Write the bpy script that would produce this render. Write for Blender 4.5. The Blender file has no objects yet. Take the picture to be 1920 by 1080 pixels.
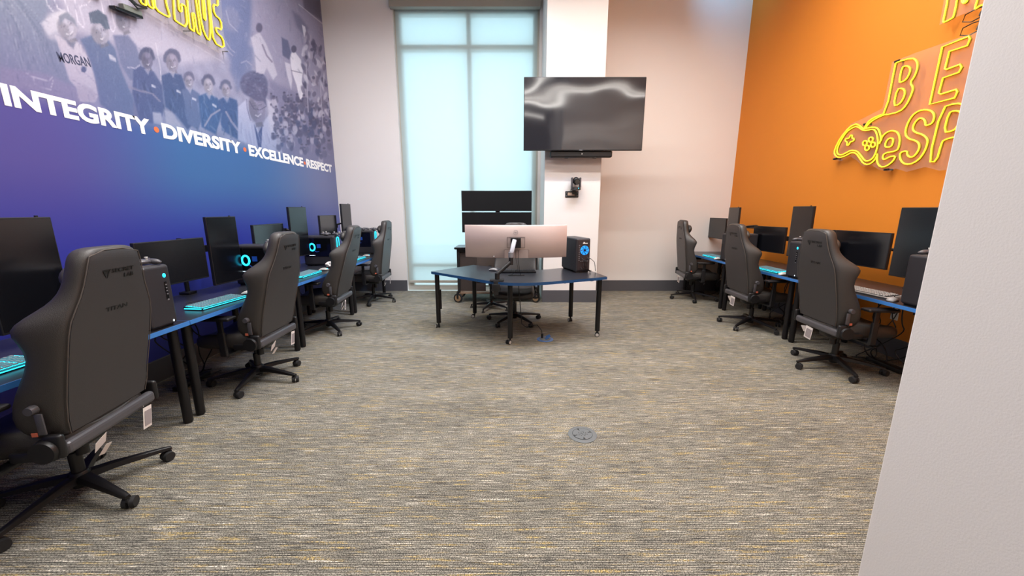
import bpy, bmesh, math, random
import numpy as np
from mathutils import Vector, Matrix
random.seed(7)
PI = math.pi
D = bpy.data
SC = bpy.context.scene
COL = SC.collection

# ------------------------------------------------------------------ camera, world, exposure
FPX = 717.0
PITCH = math.atan(146.5 / FPX)
CAM_H = 1.48
cd = D.cameras.new('camera'); cam = D.objects.new('camera', cd); COL.objects.link(cam)
cd.sensor_width = 36.0; cd.lens = FPX / 1920 * 36.0; cd.clip_start = 0.05; cd.clip_end = 200
cam.location = (0, 0, CAM_H); cam.rotation_euler = (PI / 2 - PITCH, 0, 0)
SC.camera = cam
SC.view_settings.view_transform = 'Standard'; SC.view_settings.look = 'None'
SC.view_settings.exposure = 0.0; SC.view_settings.gamma = 1.0
try: SC.view_settings.use_curve_mapping = False
except Exception: pass
SC.cycles.max_bounces = 8; SC.cycles.diffuse_bounces = 4; SC.cycles.transparent_max_bounces = 10
SC.cycles.sample_clamp_indirect = 6.0; SC.cycles.caustics_reflective = False; SC.cycles.caustics_refractive = False

w = D.worlds.new('daylight'); SC.world = w; w.use_nodes = True
bg = w.node_tree.nodes['Background']
bg.inputs[0].default_value = (0.71, 0.885, 0.95, 1); bg.inputs[1].default_value = 1.95

def area(name, loc, rot, sx, sy, power, col=(1, 1, 1), spread=180):
    l = D.lights.new(name, 'AREA'); l.shape = 'RECTANGLE'; l.size = sx; l.size_y = sy
    l.energy = power; l.color = col; l.spread = math.radians(spread)
    o = D.objects.new(name, l); COL.objects.link(o); o.location = loc; o.rotation_euler = rot
    return o
CEIL = 5.15
LIGHT_ROWS = [(-2.6, 50, 5.15, 0.12), (-0.35, 66, 5.15, 0.12), (1.75, 44, 4.25, 0.08), (2.3, 16, 4.17, 0.03), (3.3, 110, 5.15, 0.12), (4.3, 150, 5.15, 0.12)]
for yy, pw, zl_, wl_ in LIGHT_ROWS:
    xa, xb = (-2.6, 3.4) if yy > 1.4 else (-2.6, 1.0)
    o = area('ceiling_strip_light', ((xa + xb) / 2, yy, zl_ - 0.075), (0, 0, 0), xb - xa, wl_, pw * (xb - xa) / 6.0 * 1.25, (1.0, 0.965, 0.93), 160)
# the coloured accent spot up in the far right corner of the room
def aim(o, tgt): o.rotation_euler = (Vector(tgt) - o.location).to_track_quat('-Z', 'Y').to_euler()
aim(area('blue_accent_light', (3.0, 6.1, CEIL - 0.12), (0, 0, 0), 0.2, 0.2, 4, (0.22, 0.6, 1.0), 120), (3.9, 6.99, 5.0))
aim(area('blue_accent_light', (1.6, 4.0, CEIL - 0.12), (0, 0, 0), 0.25, 0.25, 30, (0.36, 0.58, 1.0), 90), (-1.9, 5.4, 1.0))
# window portal: guides daylight through the opening
pl = area('daylight_portal', (-0.76, 7.25, 2.35), (-PI / 2, 0, 0), 2.3, 4.6, 1)
pl.data.cycles.is_portal = True

# ------------------------------------------------------------------ geometry helpers
def ray(u, v):
    s, c = math.sin(PITCH), math.cos(PITCH)
    a = (u - 960) / FPX; b = -(v - 540) / FPX
    return Vector((a, c + b * s, -s + b * c))
def on_x(u, v, xx):
    r = ray(u, v); t = xx / r.x
    return Vector((xx, r.y * t, CAM_H + r.z * t))
def on_y(u, v, yy):
    r = ray(u, v); t = yy / r.y
    return Vector((r.x * t, yy, CAM_H + r.z * t))

class MB:
    """collects shapes, builds them as ONE mesh object"""
    def __init__(s): s.bm = bmesh.new(); s.smooth = []
    def _new(s, bm2, M=None, smooth=False):
        if M is not None: bmesh.ops.transform(bm2, matrix=M, verts=bm2.verts)
        vm = {}
        for v in bm2.verts: vm[v] = s.bm.verts.new(v.co)
        for f in bm2.faces:
            try:
                g = s.bm.faces.new([vm[v] for v in f.verts]); g.smooth = smooth or f.smooth; g.material_index = f.material_index
            except ValueError: pass
        bm2.free(); return s
    def box(s, c, size, bev=0.0, rot=None, seg=2, taper=None, M=None):
        b = bmesh.new(); bmesh.ops.create_cube(b, size=1)
        for v in b.verts:
            k = 1.0
            if taper and v.co.z > 0: k = taper
            v.co = Vector((v.co.x * size[0] * k, v.co.y * size[1] * k, v.co.z * size[2]))
        if bev > 0: 
            bmesh.ops.bevel(b, geom=b.edges[:], offset=min(bev, min(size) * 0.49), segments=seg, profile=0.5, affect='EDGES')
        T = Matrix.Translation(c)
        if rot: T = T @ Matrix.Rotation(rot[2], 4, 'Z') @ Matrix.Rotation(rot[1], 4, 'Y') @ Matrix.Rotation(rot[0], 4, 'X')
        if M is not None: T = M @ T
        return s._new(b, T, smooth=False)
    def cyl(s, p, q, r, r2=None, n=20, caps=True, smooth=True):
        p = Vector(p); q = Vector(q); r2 = r if r2 is None else r2
        b = bmesh.new(); L = (q - p).length
        bmesh.ops.create_cone(b, cap_ends=caps, cap_tris=False, segments=n, radius1=r, radius2=r2, depth=L)
        for f in b.faces: f.smooth = smooth and len(f.verts) == 4
        M = Matrix.Translation((p + q) / 2) @ (q - p).to_track_quat('Z', 'Y').to_matrix().to_4x4()
        return s._new(b, M)
    def ball(s, c, r, seg=20, rot=None):
        b = bmesh.new(); bmesh.ops.create_uvsphere(b, u_segments=seg, v_segments=seg // 2, radius=1)
        if not hasattr(r, '__len__'): r = (r, r, r)
        M = Matrix.Translation(c)
        if rot: M = M @ Matrix.Rotation(rot[2], 4, 'Z') @ Matrix.Rotation(rot[1], 4, 'Y') @ Matrix.Rotation(rot[0], 4, 'X')
        M = M @ Matrix.Diagonal((r[0], r[1], r[2], 1))
        return s._new(b, M, smooth=True)
    def tube(s, pts, r, closed=False, n=8, flat=None):
        pts = [Vector(p) for p in pts]; N = len(pts)
        b = bmesh.new(); rings = []; up = None
        for i in range(N):
            if closed: t = pts[(i + 1) % N] - pts[i - 1]
            else: t = pts[min(i + 1, N - 1)] - pts[max(i - 1, 0)]
            if t.length < 1e-9: t = Vector((0, 0, 1))
            t.normalize()
            if up is None: up = Vector((0, 0, 1)) if abs(t.z) < 0.9 else Vector((1, 0, 0))
            a = t.cross(up)
            if a.length < 1e-4: a = t.cross(Vector((0, 1, 0)))
            a.normalize(); c = a.cross(t); up = c
            rings.append([b.verts.new(pts[i] + (a * math.cos(2 * PI * k / n) + c * math.sin(2 * PI * k / n)) * r) for k in range(n)])
        M = N if closed else N - 1
        for i in range(M):
            A, B = rings[i], rings[(i + 1) % N]
            for k in range(n):
                f = b.faces.new([A[k], A[(k + 1) % n], B[(k + 1) % n], B[k]]); f.smooth = True
        if not closed:
            b.faces.new(rings[0][::-1]); b.faces.new(rings[-1])
        return s._new(b)
    def loft(s, rings, caps=True, smooth=True):
        b = bmesh.new(); R = [[b.verts.new(p) for p in ring] for ring in rings]; n = len(R[0])
        for i in range(len(R) - 1):
            for k in range(n):
                f = b.faces.new([R[i][k], R[i][(k + 1) % n], R[i + 1][(k + 1) % n], R[i + 1][k]]); f.smooth = smooth
        if caps:
            b.faces.new(R[0][::-1]).smooth = smooth; b.faces.new(R[-1]).smooth = smooth
        bmesh.ops.recalc_face_normals(b, faces=b.faces)
        return s._new(b)
    def prism(s, poly, axis, a, b_):
        """extrude a 2D polygon along axis ('x','y','z') from a to b"""
        def P(p, h):
            return {'x': (h, p[0], p[1]), 'y': (p[0], h, p[1]), 'z': (p[0], p[1], h)}[axis]
        b = bmesh.new(); A = [b.verts.new(P(p, a)) for p in poly]; B = [b.verts.new(P(p, b_)) for p in poly]; n = len(poly)
        for k in range(n): b.faces.new([A[k], A[(k + 1) % n], B[(k + 1) % n], B[k]])
        b.faces.new(A[::-1]); b.faces.new(B)
        bmesh.ops.recalc_face_normals(b, faces=b.faces)
        return s._new(b)
    def lathe(s, prof, c=(0, 0, 0), n=32, M=None):
        b = bmesh.new(); R = []
        for r, z in prof: R.append([b.verts.new((r * math.cos(2 * PI * k / n), r * math.sin(2 * PI * k / n), z)) for k in range(n)])
        for i in range(len(R) - 1):
            for k in range(n):
                f = b.faces.new([R[i][k], R[i][(k + 1) % n], R[i + 1][(k + 1) % n], R[i + 1][k]]); f.smooth = True
        b.faces.new(R[0][::-1]); b.faces.new(R[-1])
        T = Matrix.Translation(c) if M is None else M
        return s._new(b, T)
    def build(s, name, mat, parent=None, sub=0, bevel=0):
        me = D.meshes.new(name); s.bm.normal_update(); s.bm.to_mesh(me); s.bm.free()
        for m in (mat if isinstance(mat, (list, tuple)) else [mat]): me.materials.append(m)
        if not sub and any(f.use_smooth for f in me.polygons):
            try: me.set_sharp_from_angle(angle=math.radians(42))
            except Exception: pass
        o = D.objects.new(name, me); COL.objects.link(o)
        if parent is not None: o.parent = parent
        if bevel:
            m = o.modifiers.new('bevel', 'BEVEL'); m.width = bevel; m.segments = 2; m.limit_method = 'ANGLE'
        if sub:
            m = o.modifiers.new('sub', 'SUBSURF'); m.levels = sub; m.render_levels = sub
        return o

def empty(name, label, cat, loc=(0, 0, 0), rz=0, group=None):
    o = D.objects.new(name, None); COL.objects.link(o); o.empty_display_size = 0.1
    o.location = loc; o.rotation_euler = (0, 0, rz); o['label'] = label; o['category'] = cat
    if group: o['group'] = group
    return o
def tag(o, label, cat, group=None):
    o['label'] = label; o['category'] = cat
    if group: o['group'] = group
    return o
def struct(o): o['kind'] = 'structure'; return o
def copy_tree(o, parent=None):
    c = o.copy(); COL.objects.link(c)
    if parent is not None: c.parent = parent
    for ch in list(o.children): copy_tree(ch, c)
    return c
def dup(o, label, loc, rz=0):
    c = copy_tree(o); c.location = loc; c.rotation_euler = (0, 0, rz); c['label'] = label
    return c

def text_mesh(name, body, size, mat, parent, M, depth=0.001, width=None, bold=0.0, align='LEFT', cap=None):
    cu = D.curves.new(name, 'FONT'); cu.body = body; cu.size = size; cu.extrude = depth / 2; cu.offset = bold; cu.align_x = align
    cu.resolution_u = 4
    t = D.objects.new(name, cu); COL.objects.link(t)
    dg = bpy.context.evaluated_depsgraph_get(); dg.update()
    me = D.meshes.new_from_object(t.evaluated_get(dg)); D.objects.remove(t); D.curves.remove(cu)
    xs = [v.co.x for v in me.vertices]; ys = [v.co.y for v in me.vertices]
    x0, x1, y0, y1 = min(xs), max(xs), min(ys), max(ys)
    kx = width / (x1 - x0) if width else 1; ky = cap / (y1 - y0) if cap else 1
    ox = x0 if align == 'LEFT' else (x0 + x1) / 2
    for v in me.vertices: v.co.x = (v.co.x - ox) * kx; v.co.y = (v.co.y - (y0 if cap else 0)) * ky
    me.transform(M); me.materials.clear(); me.materials.append(mat)
    o = D.objects.new(name, me); COL.objects.link(o)
    if parent is not None: o.parent = parent
    return o

# ------------------------------------------------------------------ materials
def lin(c):
    c = [x / 255 for x in c]
    return tuple([(x / 12.92 if x <= 0.04045 else ((x + 0.055) / 1.055) ** 2.4) for x in c] + [1])
def mat(name, rgb, rough=0.5, metal=0.0, emit=0, emitcol=None, bump=0, bscale=200, spec=0.5, var=0.0, vscale=6, coat=0, alpha=None):
    m = D.materials.new(name); m.use_nodes = True; nt = m.node_tree; b = nt.nodes['Principled BSDF']
    col = lin(rgb); b.inputs['Base Color'].default_value = col
    b.inputs['Roughness'].default_value = rough; b.inputs['Metallic'].default_value = metal
    b.inputs['Specular IOR Level'].default_value = spec
    if coat: b.inputs['Coat Weight'].default_value = coat; b.inputs['Coat Roughness'].default_value = 0.1
    if emit:
        b.inputs['Emission Color'].default_value = lin(emitcol or rgb); b.inputs['Emission Strength'].default_value = emit
    tc = nt.nodes.new('ShaderNodeTexCoord')
    if bump:
        n = nt.nodes.new('ShaderNodeTexNoise'); n.inputs['Scale'].default_value = bscale; n.inputs['Detail'].default_value = 3
        bp = nt.nodes.new('ShaderNodeBump'); bp.inputs['Strength'].default_value = bump; bp.inputs['Distance'].default_value = 0.002
        nt.links.new(tc.outputs['Object'], n.inputs['Vector']); nt.links.new(n.outputs['Fac'], bp.inputs['Height']); nt.links.new(bp.outputs[0], b.inputs['Normal'])
    if var:
        n = nt.nodes.new('ShaderNodeTexNoise'); n.inputs['Scale'].default_value = vscale; n.inputs['Detail'].default_value = 4
        mx = nt.nodes.new('ShaderNodeMix'); mx.data_type = 'RGBA'
        mx.inputs['A'].default_value = tuple([c * (1 - var) for c in col[:3]] + [1]); mx.inputs['B'].default_value = tuple([min(1, c * (1 + var)) for c in col[:3]] + [1])
        nt.links.new(tc.outputs['Object'], n.inputs['Vector']); nt.links.new(n.outputs['Fac'], mx.inputs['Factor']); nt.links.new(mx.outputs['Result'], b.inputs['Base Color'])
    return m

M_wall = mat('white_painted_wall', (229, 223, 219), 0.75, bump=0.25, bscale=160, spec=0.25, var=0.012, vscale=2)
M_ceil = mat('ceiling_paint', (200, 198, 195), 0.9)
M_orange = mat('orange_painted_wall', (218, 130, 42), 0.6, bump=0.15, bscale=160, spec=0.25, var=0.02, vscale=2)
M_base = mat('dark_grey_vinyl_base', (80, 79, 84), 0.5, var=0.05)
M_black = mat('black_plastic', (22, 21, 23), 0.42, bump=0.1, bscale=400)
M_blackgl = mat('gloss_black_plastic', (14, 14, 17), 0.22)
M_blkmetal = mat('black_powder_coat', (20, 18, 20), 0.38, metal=0.2, bump=0.15, bscale=500)
M_leather = mat('dark_grey_leatherette', (52, 48, 46), 0.45, bump=0.5, bscale=320, var=0.06, vscale=9, spec=0.6)
M_leather2 = mat('dark_grey_back_panel', (52, 49, 51), 0.42, bump=0.35, bscale=420, var=0.04, vscale=5, spec=0.6)
M_emboss = mat('embossed_black', (20, 19, 20), 0.35)
M_stitch = mat('pale_stitching', (84, 77, 72), 0.7)
M_greyplastic = mat('grey_plastic_trim', (78, 76, 80), 0.36, metal=0.1)
M_paper = mat('white_paper_tag', (222, 212, 206), 0.8, var=0.05, vscale=40)
M_paper2 = mat('grey_print', (150, 140, 140), 0.8)
M_redtag = mat('orange_red_tag', (190, 96, 70), 0.7)
M_top = mat('dark_charcoal_laminate', (40, 40, 46), 0.28, bump=0.08, bscale=120, spec=0.6, var=0.05, vscale=30)
M_edge = mat('blue_edge_band', (62, 122, 192), 0.32)
M_chrome = mat('chrome', (190, 190, 195), 0.2, metal=1.0)
M_alu = mat('brushed_aluminium', (140, 140, 146), 0.5, metal=0.5)
M_silver = mat('silver_monitor_shell', (192, 172, 166), 0.33, metal=0.35, bump=0.05, bscale=300)
M_silver2 = mat('silver_recess', (112, 98, 94), 0.45, metal=0.3)
M_screen = mat('black_screen', (12, 13, 18), 0.2, spec=0.75)
M_matte = mat('matte_black_screen', (9, 9, 12), 0.55, spec=0.25)
M_bezel = mat('monitor_bezel', (26, 25, 28), 0.4)
M_case = mat('dark_computer_case', (50, 48, 52), 0.42, metal=0.2, bump=0.1, bscale=300)
M_casetop = mat('pale_grey_case_top', (120, 116, 116), 0.35, metal=0.3)
M_glass_dark = mat('tinted_side_glass', (8, 9, 14), 0.12, spec=0.8)
M_cyan = mat('cyan_led', (40, 200, 235), 0.5, emit=2.6, emitcol=(30, 196, 240))
M_cyan_soft = mat('cyan_key_glow', (60, 190, 205), 0.5, emit=2.4, emitcol=(30, 200, 225))
M_blueglow = mat('blue_inner_glow', (20, 60, 140), 0.5, emit=0.25, emitcol=(20, 70, 170))
M_whiteled = mat('white_led', (230, 240, 250), 0.5, emit=1.3, emitcol=(210, 235, 250))
M_keys = mat('grey_keycaps', (120, 132, 136), 0.5)
M_keysw = mat('white_keycaps', (176, 170, 166), 0.5)
M_mouse = mat('light_grey_mouse', (196, 192, 188), 0.3)
M_neon = mat('yellow_neon_tube', (255, 235, 60), 0.4, emit=1.0, emitcol=(255, 232, 40))
M_neonb = mat('olive_tube_backing', (150, 130, 20), 0.5)
M_white = mat('white_print', (240, 236, 232), 0.6)
M_dot = mat('orange_print', (232, 110, 60), 0.6)
M_navy = mat('navy_print', (58, 62, 92), 0.6)
M_frame = mat('window_frame_grey', (188, 182, 172), 0.45, metal=0.1)
M_valance = mat('grey_shade_valance', (158, 153, 142), 0.5)
M_cable = mat('black_cable', (14, 13, 14), 0.5)
M_tyre = mat('black_rubber', (26, 25, 26), 0.7)
M_brass = mat('tan_wheel_hub', (140, 112, 84), 0.5)
M_wood = mat('dark_brown_cart_panel', (56, 46, 42), 0.5, var=0.1, vscale=14)
M_cushion = mat('brown_grey_mesh_back', (72, 60, 54), 0.6, bump=0.3, bscale=300)
M_fbox = mat('grey_cast_cover', (100, 104, 106), 0.5, metal=0.2, var=0.08, vscale=20)
M_fboxblue = mat('blue_open_cover', (70, 110, 170), 0.4, metal=0.4)
M_diffuser = mat('light_diffuser', (255, 250, 240), 0.6, emit=9, emitcol=(255, 246, 236))
M_lens = mat('camera_lens', (4, 4, 6), 0.08, spec=1)

# television: glossy panel whose surface is very slightly warped
M_tv = mat('television_panel', (40, 39, 42), 0.07, spec=0.9)
nt = M_tv.node_tree; b = nt.nodes['Principled BSDF']; tc = nt.nodes.new('ShaderNodeTexCoord')
n1 = nt.nodes.new('ShaderNodeTexNoise'); n1.inputs['Scale'].default_value = 1.1; n1.inputs['Detail'].default_value = 0.5
bp = nt.nodes.new('ShaderNodeBump'); bp.inputs['Strength'].default_value = 1.0; bp.inputs['Distance'].default_value = 0.04
nt.links.new(tc.outputs['Object'], n1.inputs['Vector']); nt.links.new(n1.outputs['Fac'], bp.inputs['Height']); nt.links.new(bp.outputs[0], b.inputs['Normal'])

# roller shade fabric: translucent with an open weave
M_shade = D.materials.new('translucent_shade_fabric'); M_shade.use_nodes = True; nt = M_shade.node_tree
for n in list(nt.nodes):
    if n.type != 'OUTPUT_MATERIAL': nt.nodes.remove(n)
out = nt.nodes['Material Output']
tr = nt.nodes.new('ShaderNodeBsdfTranslucent'); tr.inputs[0].default_value = (0.86, 0.95, 0.97, 1)
df = nt.nodes.new('ShaderNodeBsdfDiffuse'); df.inputs[0].default_value = (0.80, 0.82, 0.80, 1)
tp = nt.nodes.new('ShaderNodeBsdfTransparent'); tp.inputs[0].default_value = (0.95, 1, 1, 1)
m1 = nt.nodes.new('ShaderNodeMixShader'); m1.inputs[0].default_value = 0.30
m2 = nt.nodes.new('ShaderNodeMixShader'); m2.inputs[0].default_value = 0.40
nt.links.new(tr.outputs[0], m1.inputs[1]); nt.links.new(df.outputs[0], m1.inputs[2])
nt.links.new(m1.outputs[0], m2.inputs[1]); nt.links.new(tp.outputs[0], m2.inputs[2]); nt.links.new(m2.outputs[0], out.inputs[0])

def glassy(name, tint, fac, difcol=None):
    m = D.materials.new(name); m.use_nodes = True; nt = m.node_tree
    for n in list(nt.nodes):
        if n.type != 'OUTPUT_MATERIAL': nt.nodes.remove(n)
    out = nt.nodes['Material Output']
    tp = nt.nodes.new('ShaderNodeBsdfTransparent'); tp.inputs[0].default_value = tint
    g = nt.nodes.new('ShaderNodeBsdfPrincipled'); g.inputs['Base Color'].default_value = difcol or (0.9, 0.9, 0.9, 1); g.inputs['Roughness'].default_value = 0.12
    mx = nt.nodes.new('ShaderNodeMixShader'); mx.inputs[0].default_value = fac
    nt.links.new(tp.outputs[0], mx.inputs[1]); nt.links.new(g.outputs[0], mx.inputs[2]); nt.links.new(mx.outputs[0], out.inputs[0])
    return m
M_acrylic = glassy('clear_acrylic_backing', (0.97, 0.95, 0.94, 1), 0.055)
M_pane = glassy('window_glass', (0.93, 0.98, 1, 1), 0.06)

# carpet
M_carpet = D.materials.new('striped_loop_carpet'); M_carpet.use_nodes = True
nt = M_carpet.node_tree; b = nt.nodes['Principled BSDF']; b.inputs['Roughness'].default_value = 0.95; b.inputs['Specular IOR Level'].default_value = 0.1
N = nt.nodes.new; Lk = nt.links.new
tc = N('ShaderNodeTexCoord')
def mapping(sc, src=None, loc=(0, 0, 0)):
    m = N('ShaderNodeMapping'); m.inputs['Scale'].default_value = sc; m.inputs['Location'].default_value = loc
    Lk(src or tc.outputs['Object'], m.inputs['Vector']); return m.outputs[0]
def noise(sc, scale=1.0, det=2, rough=0.5, loc=(0, 0, 0)):
    n = N('ShaderNodeTexNoise'); n.inputs['Scale'].default_value = scale; n.inputs['Detail'].default_value = det; n.inputs['Roughness'].default_value = rough
    Lk(mapping(sc, loc=loc), n.inputs['Vector']); return n.outputs['Fac']
def ramp(f, stops, interp='LINEAR'):
    r = N('ShaderNodeValToRGB'); r.color_ramp.interpolation = interp
    while len(r.color_ramp.elements) < len(stops): r.color_ramp.elements.new(0.5)
    for e, (p, c) in zip(r.color_ramp.elements, stops): e.position = p; e.color = c
    Lk(f, r.inputs['Fac']); return r.outputs['Color']
def mix(f, a, c, mode='MIX'):
    m = N('ShaderNodeMix'); m.data_type = 'RGBA'; m.blend_type = mode
    if isinstance(f, (int, float)): m.inputs['Factor'].default_value = f
    else: Lk(f, m.inputs['Factor'])
    for k, v in (('A', a), ('B', c)):
        if isinstance(v, tuple): m.inputs[k].default_value = v
        else: Lk(v, m.inputs[k])
    return m.outputs['Result']
def G(x): return (x, x, x, 1)
base = ramp(noise((9, 170, 1), 1, 3, 0.65), [(0.28, lin((64, 63, 62))), (0.45, lin((111, 108, 100))), (0.6, lin((142, 137, 126))), (0.78, lin((192, 185, 172)))])
broad = ramp(noise((0.9, 3.2, 1), 1, 2, 0.5), [(0.3, G(0.82)), (0.7, G(1.16))])
c1 = mix(1.0, base, broad, 'MULTIPLY')
# mustard yarn streaks
must = ramp(noise((4.2, 62, 1), 1, 3, 0.6, (7, 3, 0)), [(0.55, G(0)), (0.66, G(1))])
hatch_x = noise((140, 60, 1), 1, 0, 0.5, (2, 0, 0))
hm = ramp(hatch_x, [(0.42, G(0.25)), (0.56, G(1))])
c2 = mix(mix(1.0, must, hm, 'MULTIPLY'), c1, lin((172, 150, 98)))
# cream and dark dashes
cream = ramp(noise((4.5, 70, 1), 1, 2, 0.5, (1, 9, 0)), [(0.62, G(0)), (0.70, G(1))])
c3 = mix(mix(1.0, cream, hm, 'MULTIPLY'), c2, lin((196, 188, 174)))
dark = ramp(noise((3.6, 80, 1), 1, 2, 0.5, (4, 5, 0)), [(0.58, G(0)), (0.70, G(0.8))])
c4 = mix(mix(1.0, dark, hm, 'MULTIPLY'), c3, lin((54, 51, 52)))
# loop rows: fine dark grooves between the rows of loops, and individual loops
wv = N('ShaderNodeTexWave'); wv.wave_type = 'BANDS'; wv.bands_direction = 'Y'; wv.inputs['Scale'].default_value = 28; wv.inputs['Distortion'].default_value = 0.6; wv.inputs['Detail'].default_value = 1
Lk(mapping((1, 1, 1)), wv.inputs['Vector'])
row = ramp(wv.outputs['Fac'], [(0.0, G(0.50)), (0.5, G(1.14))])
c5 = mix(1.0, c4, row, 'MULTIPLY')
loops = ramp(noise((190, 170, 1), 1, 0, 0.5), [(0.34, G(0.34)), (0.66, G(1.6))])
c6 = mix(0.8, c5, mix(1.0, c5, loops, 'MULTIPLY'))
Lk(c6, b.inputs['Base Color'])
bpn = N('ShaderNodeBump'); bpn.inputs['Strength'].default_value = 0.5; bpn.inputs['Distance'].default_value = 0.004
Lk(wv.outputs['Fac'], bpn.inputs['Height']); Lk(bpn.outputs[0], b.inputs['Normal'])

# mural print: colours stored per vertex of the wall's own mesh (a flat print, its blue also carrying light and shade)
M_mural = D.materials.new('printed_wall_mural'); M_mural.use_nodes = True; nt = M_mural.node_tree
b = nt.nodes['Principled BSDF']; b.inputs['Roughness'].default_value = 0.5; b.inputs['Specular IOR Level'].default_value = 0.3
at = nt.nodes.new('ShaderNodeVertexColor'); at.layer_name = 'print'; nt.links.new(at.outputs['Color'], b.inputs['Base Color'])

# ------------------------------------------------------------------ the room
XL, XR, YB, YF = -3.10, 3.90, 6.99, -4.6
NX, NY = 1.306, 1.20                      # corner of the near wall
m = MB(); m.prism([(XL, YF), (NX, YF), (NX, NY), (XR, NY), (XR, YB), (XL, YB)], 'z', -0.1, 0)
struct(m.build('floor', M_carpet))
m = MB(); m.prism([(XL, YF), (NX, YF), (NX, NY), (XR, NY), (XR, YB + 0.3), (XL, YB + 0.3)], 'z', CEIL, CEIL + 0.1)
struct(m.build('ceiling', M_ceil))
WX0, WX1, WZ1 = -1.945, 0.455, 4.80       # window opening
m = MB()
m.box(((XL - 0.15 + WX0) / 2, YB + 0.12, CEIL / 2), (WX0 - XL + 0.15, 0.24, CEIL))
m.box(((WX1 + XR + 0.15) / 2, YB + 0.12, CEIL / 2), (XR + 0.15 - WX1, 0.24, CEIL))
m.box(((WX0 + WX1) / 2, YB + 0.12, (WZ1 + CEIL) / 2), (WX1 - WX0, 0.24, CEIL - WZ1))
struct(m.build('wall_back', M_wall))
m = MB(); m.box(((0.50 + 1.363) / 2, (6.088 + YB) / 2, CEIL / 2), (0.863, YB - 6.088, CEIL), 0.004)
struct(m.build('wall_pillar', M_wall))
m = MB(); m.box((XR + 0.075, (NY + YB) / 2, CEIL / 2), (0.15, YB - NY, CEIL)); struct(m.build('wall_right', M_orange))
m = MB(); m.box(((NX + XR + 0.15) / 2, (YF + NY) / 2, CEIL / 2), (XR + 0.15 - NX, NY - YF, CEIL), 0.006); struct(m.build('wall_near', M_wall))
m = MB(); m.box(((XL + NX) / 2, YF - 0.1, CEIL / 2), (NX - XL + 0.4, 0.2, CEIL)); struct(m.build('wall_front', mat('tv_reflection_navy', (52, 54, 78), 0.7)))  # unseen wall; its navy is made up to darken the television's reflection
def baseboard(name, a, b_, th, hgt=0.2):
    a = Vector(a); b_ = Vector(b_); d = b_ - a; nrm = Vector((-d.y, d.x)).normalized() * th
    poly = [a, b_, b_ + nrm, a + nrm]
    m = MB(); m.prism([(p.x, p.y) for p in poly], 'z', 0, hgt - 0.006)
    poly2 = [a, b_, b_ + nrm * 0.5, a + nrm * 0.5]
    m.prism([(p.x, p.y) for p in poly2], 'z', hgt - 0.006, hgt)
    return struct(m.build(name, M_base))
baseboard('baseboard_back_left', (WX0, YB), (XL, YB), 0.010)
baseboard('baseboard_back_right', (XR, YB), (1.363, YB), 0.010)
baseboard('baseboard_pillar', (1.373, 6.088), (0.49, 6.088), 0.010)
baseboard('baseboard_pillar_side', (1.363, YB), (1.363, 6.088), 0.010)
baseboard('baseboard_left', (XL, YB), (XL, YF), 0.010)
baseboard('baseboard_right', (XR, NY), (XR, YB), 0.010)

# ---- left wall with the printed mural
P = lambda *a: list(a)
FIG = []   # (kind, data, rgb, alpha, soft px) in photograph pixels of the flat print, projected onto the wall plane
def pg(pts, c, a=1.0, s=2.0): FIG.append(('p', pts, c, a, s))
def el(cx, cy, rx, ry, c, a=1.0, s=1.5, rot=0): FIG.append(('e', (cx, cy, rx, ry, rot), c, a, s))
def ln(pts, wd, c, a=1.0, s=0.8): FIG.append(('l', (pts, wd), c, a, s))
# tonal areas of the collage
pg([(-60, -60), (100, -60), (90, 30), (120, 90), (140, 150), (150, 190), (-60, 150)], (118, 126, 148), 0.85, 10)
pg([(90, -60), (420, -60), (430, 110), (340, 120), (260, 90), (140, 60)], (170, 164, 182), 0.9, 10)
pg([(410, -60), (480, -60), (470, 60), (455, 150), (440, 140), (425, 100), (400, 20)], (98, 106, 142), 0.9, 8)
pg([(455, 80), (475, 90), (470, 150), (445, 170), (430, 130)], (98, 106, 142), 0.7, 6)
pg([(470, -60), (640, -60), (640, 240), (600, 200), (540, 170), (500, 150), (475, 60)], (140, 134, 158), 0.9, 8)
pg([(505, 150), (560, 175), (640, 230), (640, 320), (520, 300), (500, 230)], (116, 112, 140), 0.9, 7)
pg([(0, 125), (90, 140), (160, 170), (160, 200), (60, 180), (0, 160)], (140, 132, 158), 0.7, 6)
# faint outlined letters S P I at the top of the print
ln([(85, -10), (90, 10), (112, 38), (118, 60)], 1.6, (205, 200, 212), 0.9)
ln([(100, -5), (108, 15), (125, 25), (131, 40)], 1.6, (205, 200, 212), 0.8)
ln([(118, -10), (132, 30), (138, 62)], 1.6, (205, 200, 212), 0.8)
ln([(138, -10), (146, 40), (156, 52), (158, 48), (150, 12), (165, 8), (175, -10)], 1.6, (208, 202, 214), 0.9)
ln([(186, -10), (198, 40), (212, 60), (216, 52), (204, 0)], 1.6, (208, 202, 214), 0.8)
ln([(262, 20), (420, 118)], 1.4, (190, 186, 200), 0.6)
for q in range(26):
    x0 = random.uniform(0, 80); ln([(x0 * 0.5 - 8, -10), (x0 + 10, 60 + random.uniform(-20, 20)), (x0 + 34, 125 + random.uniform(-10, 12))], random.uniform(0.8, 1.8), random.choice([(150, 156, 172), (98, 106, 128), (132, 138, 156)]), 0.6, 1.2)
ln([(50, 138), (62, 144), (64, 158), (95, 168), (100, 150)], 1.8, (185, 182, 196), 0.8)
ln([(62, 144), (90, 152), (100, 144)], 1.6, (185, 182, 196), 0.8)
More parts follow.
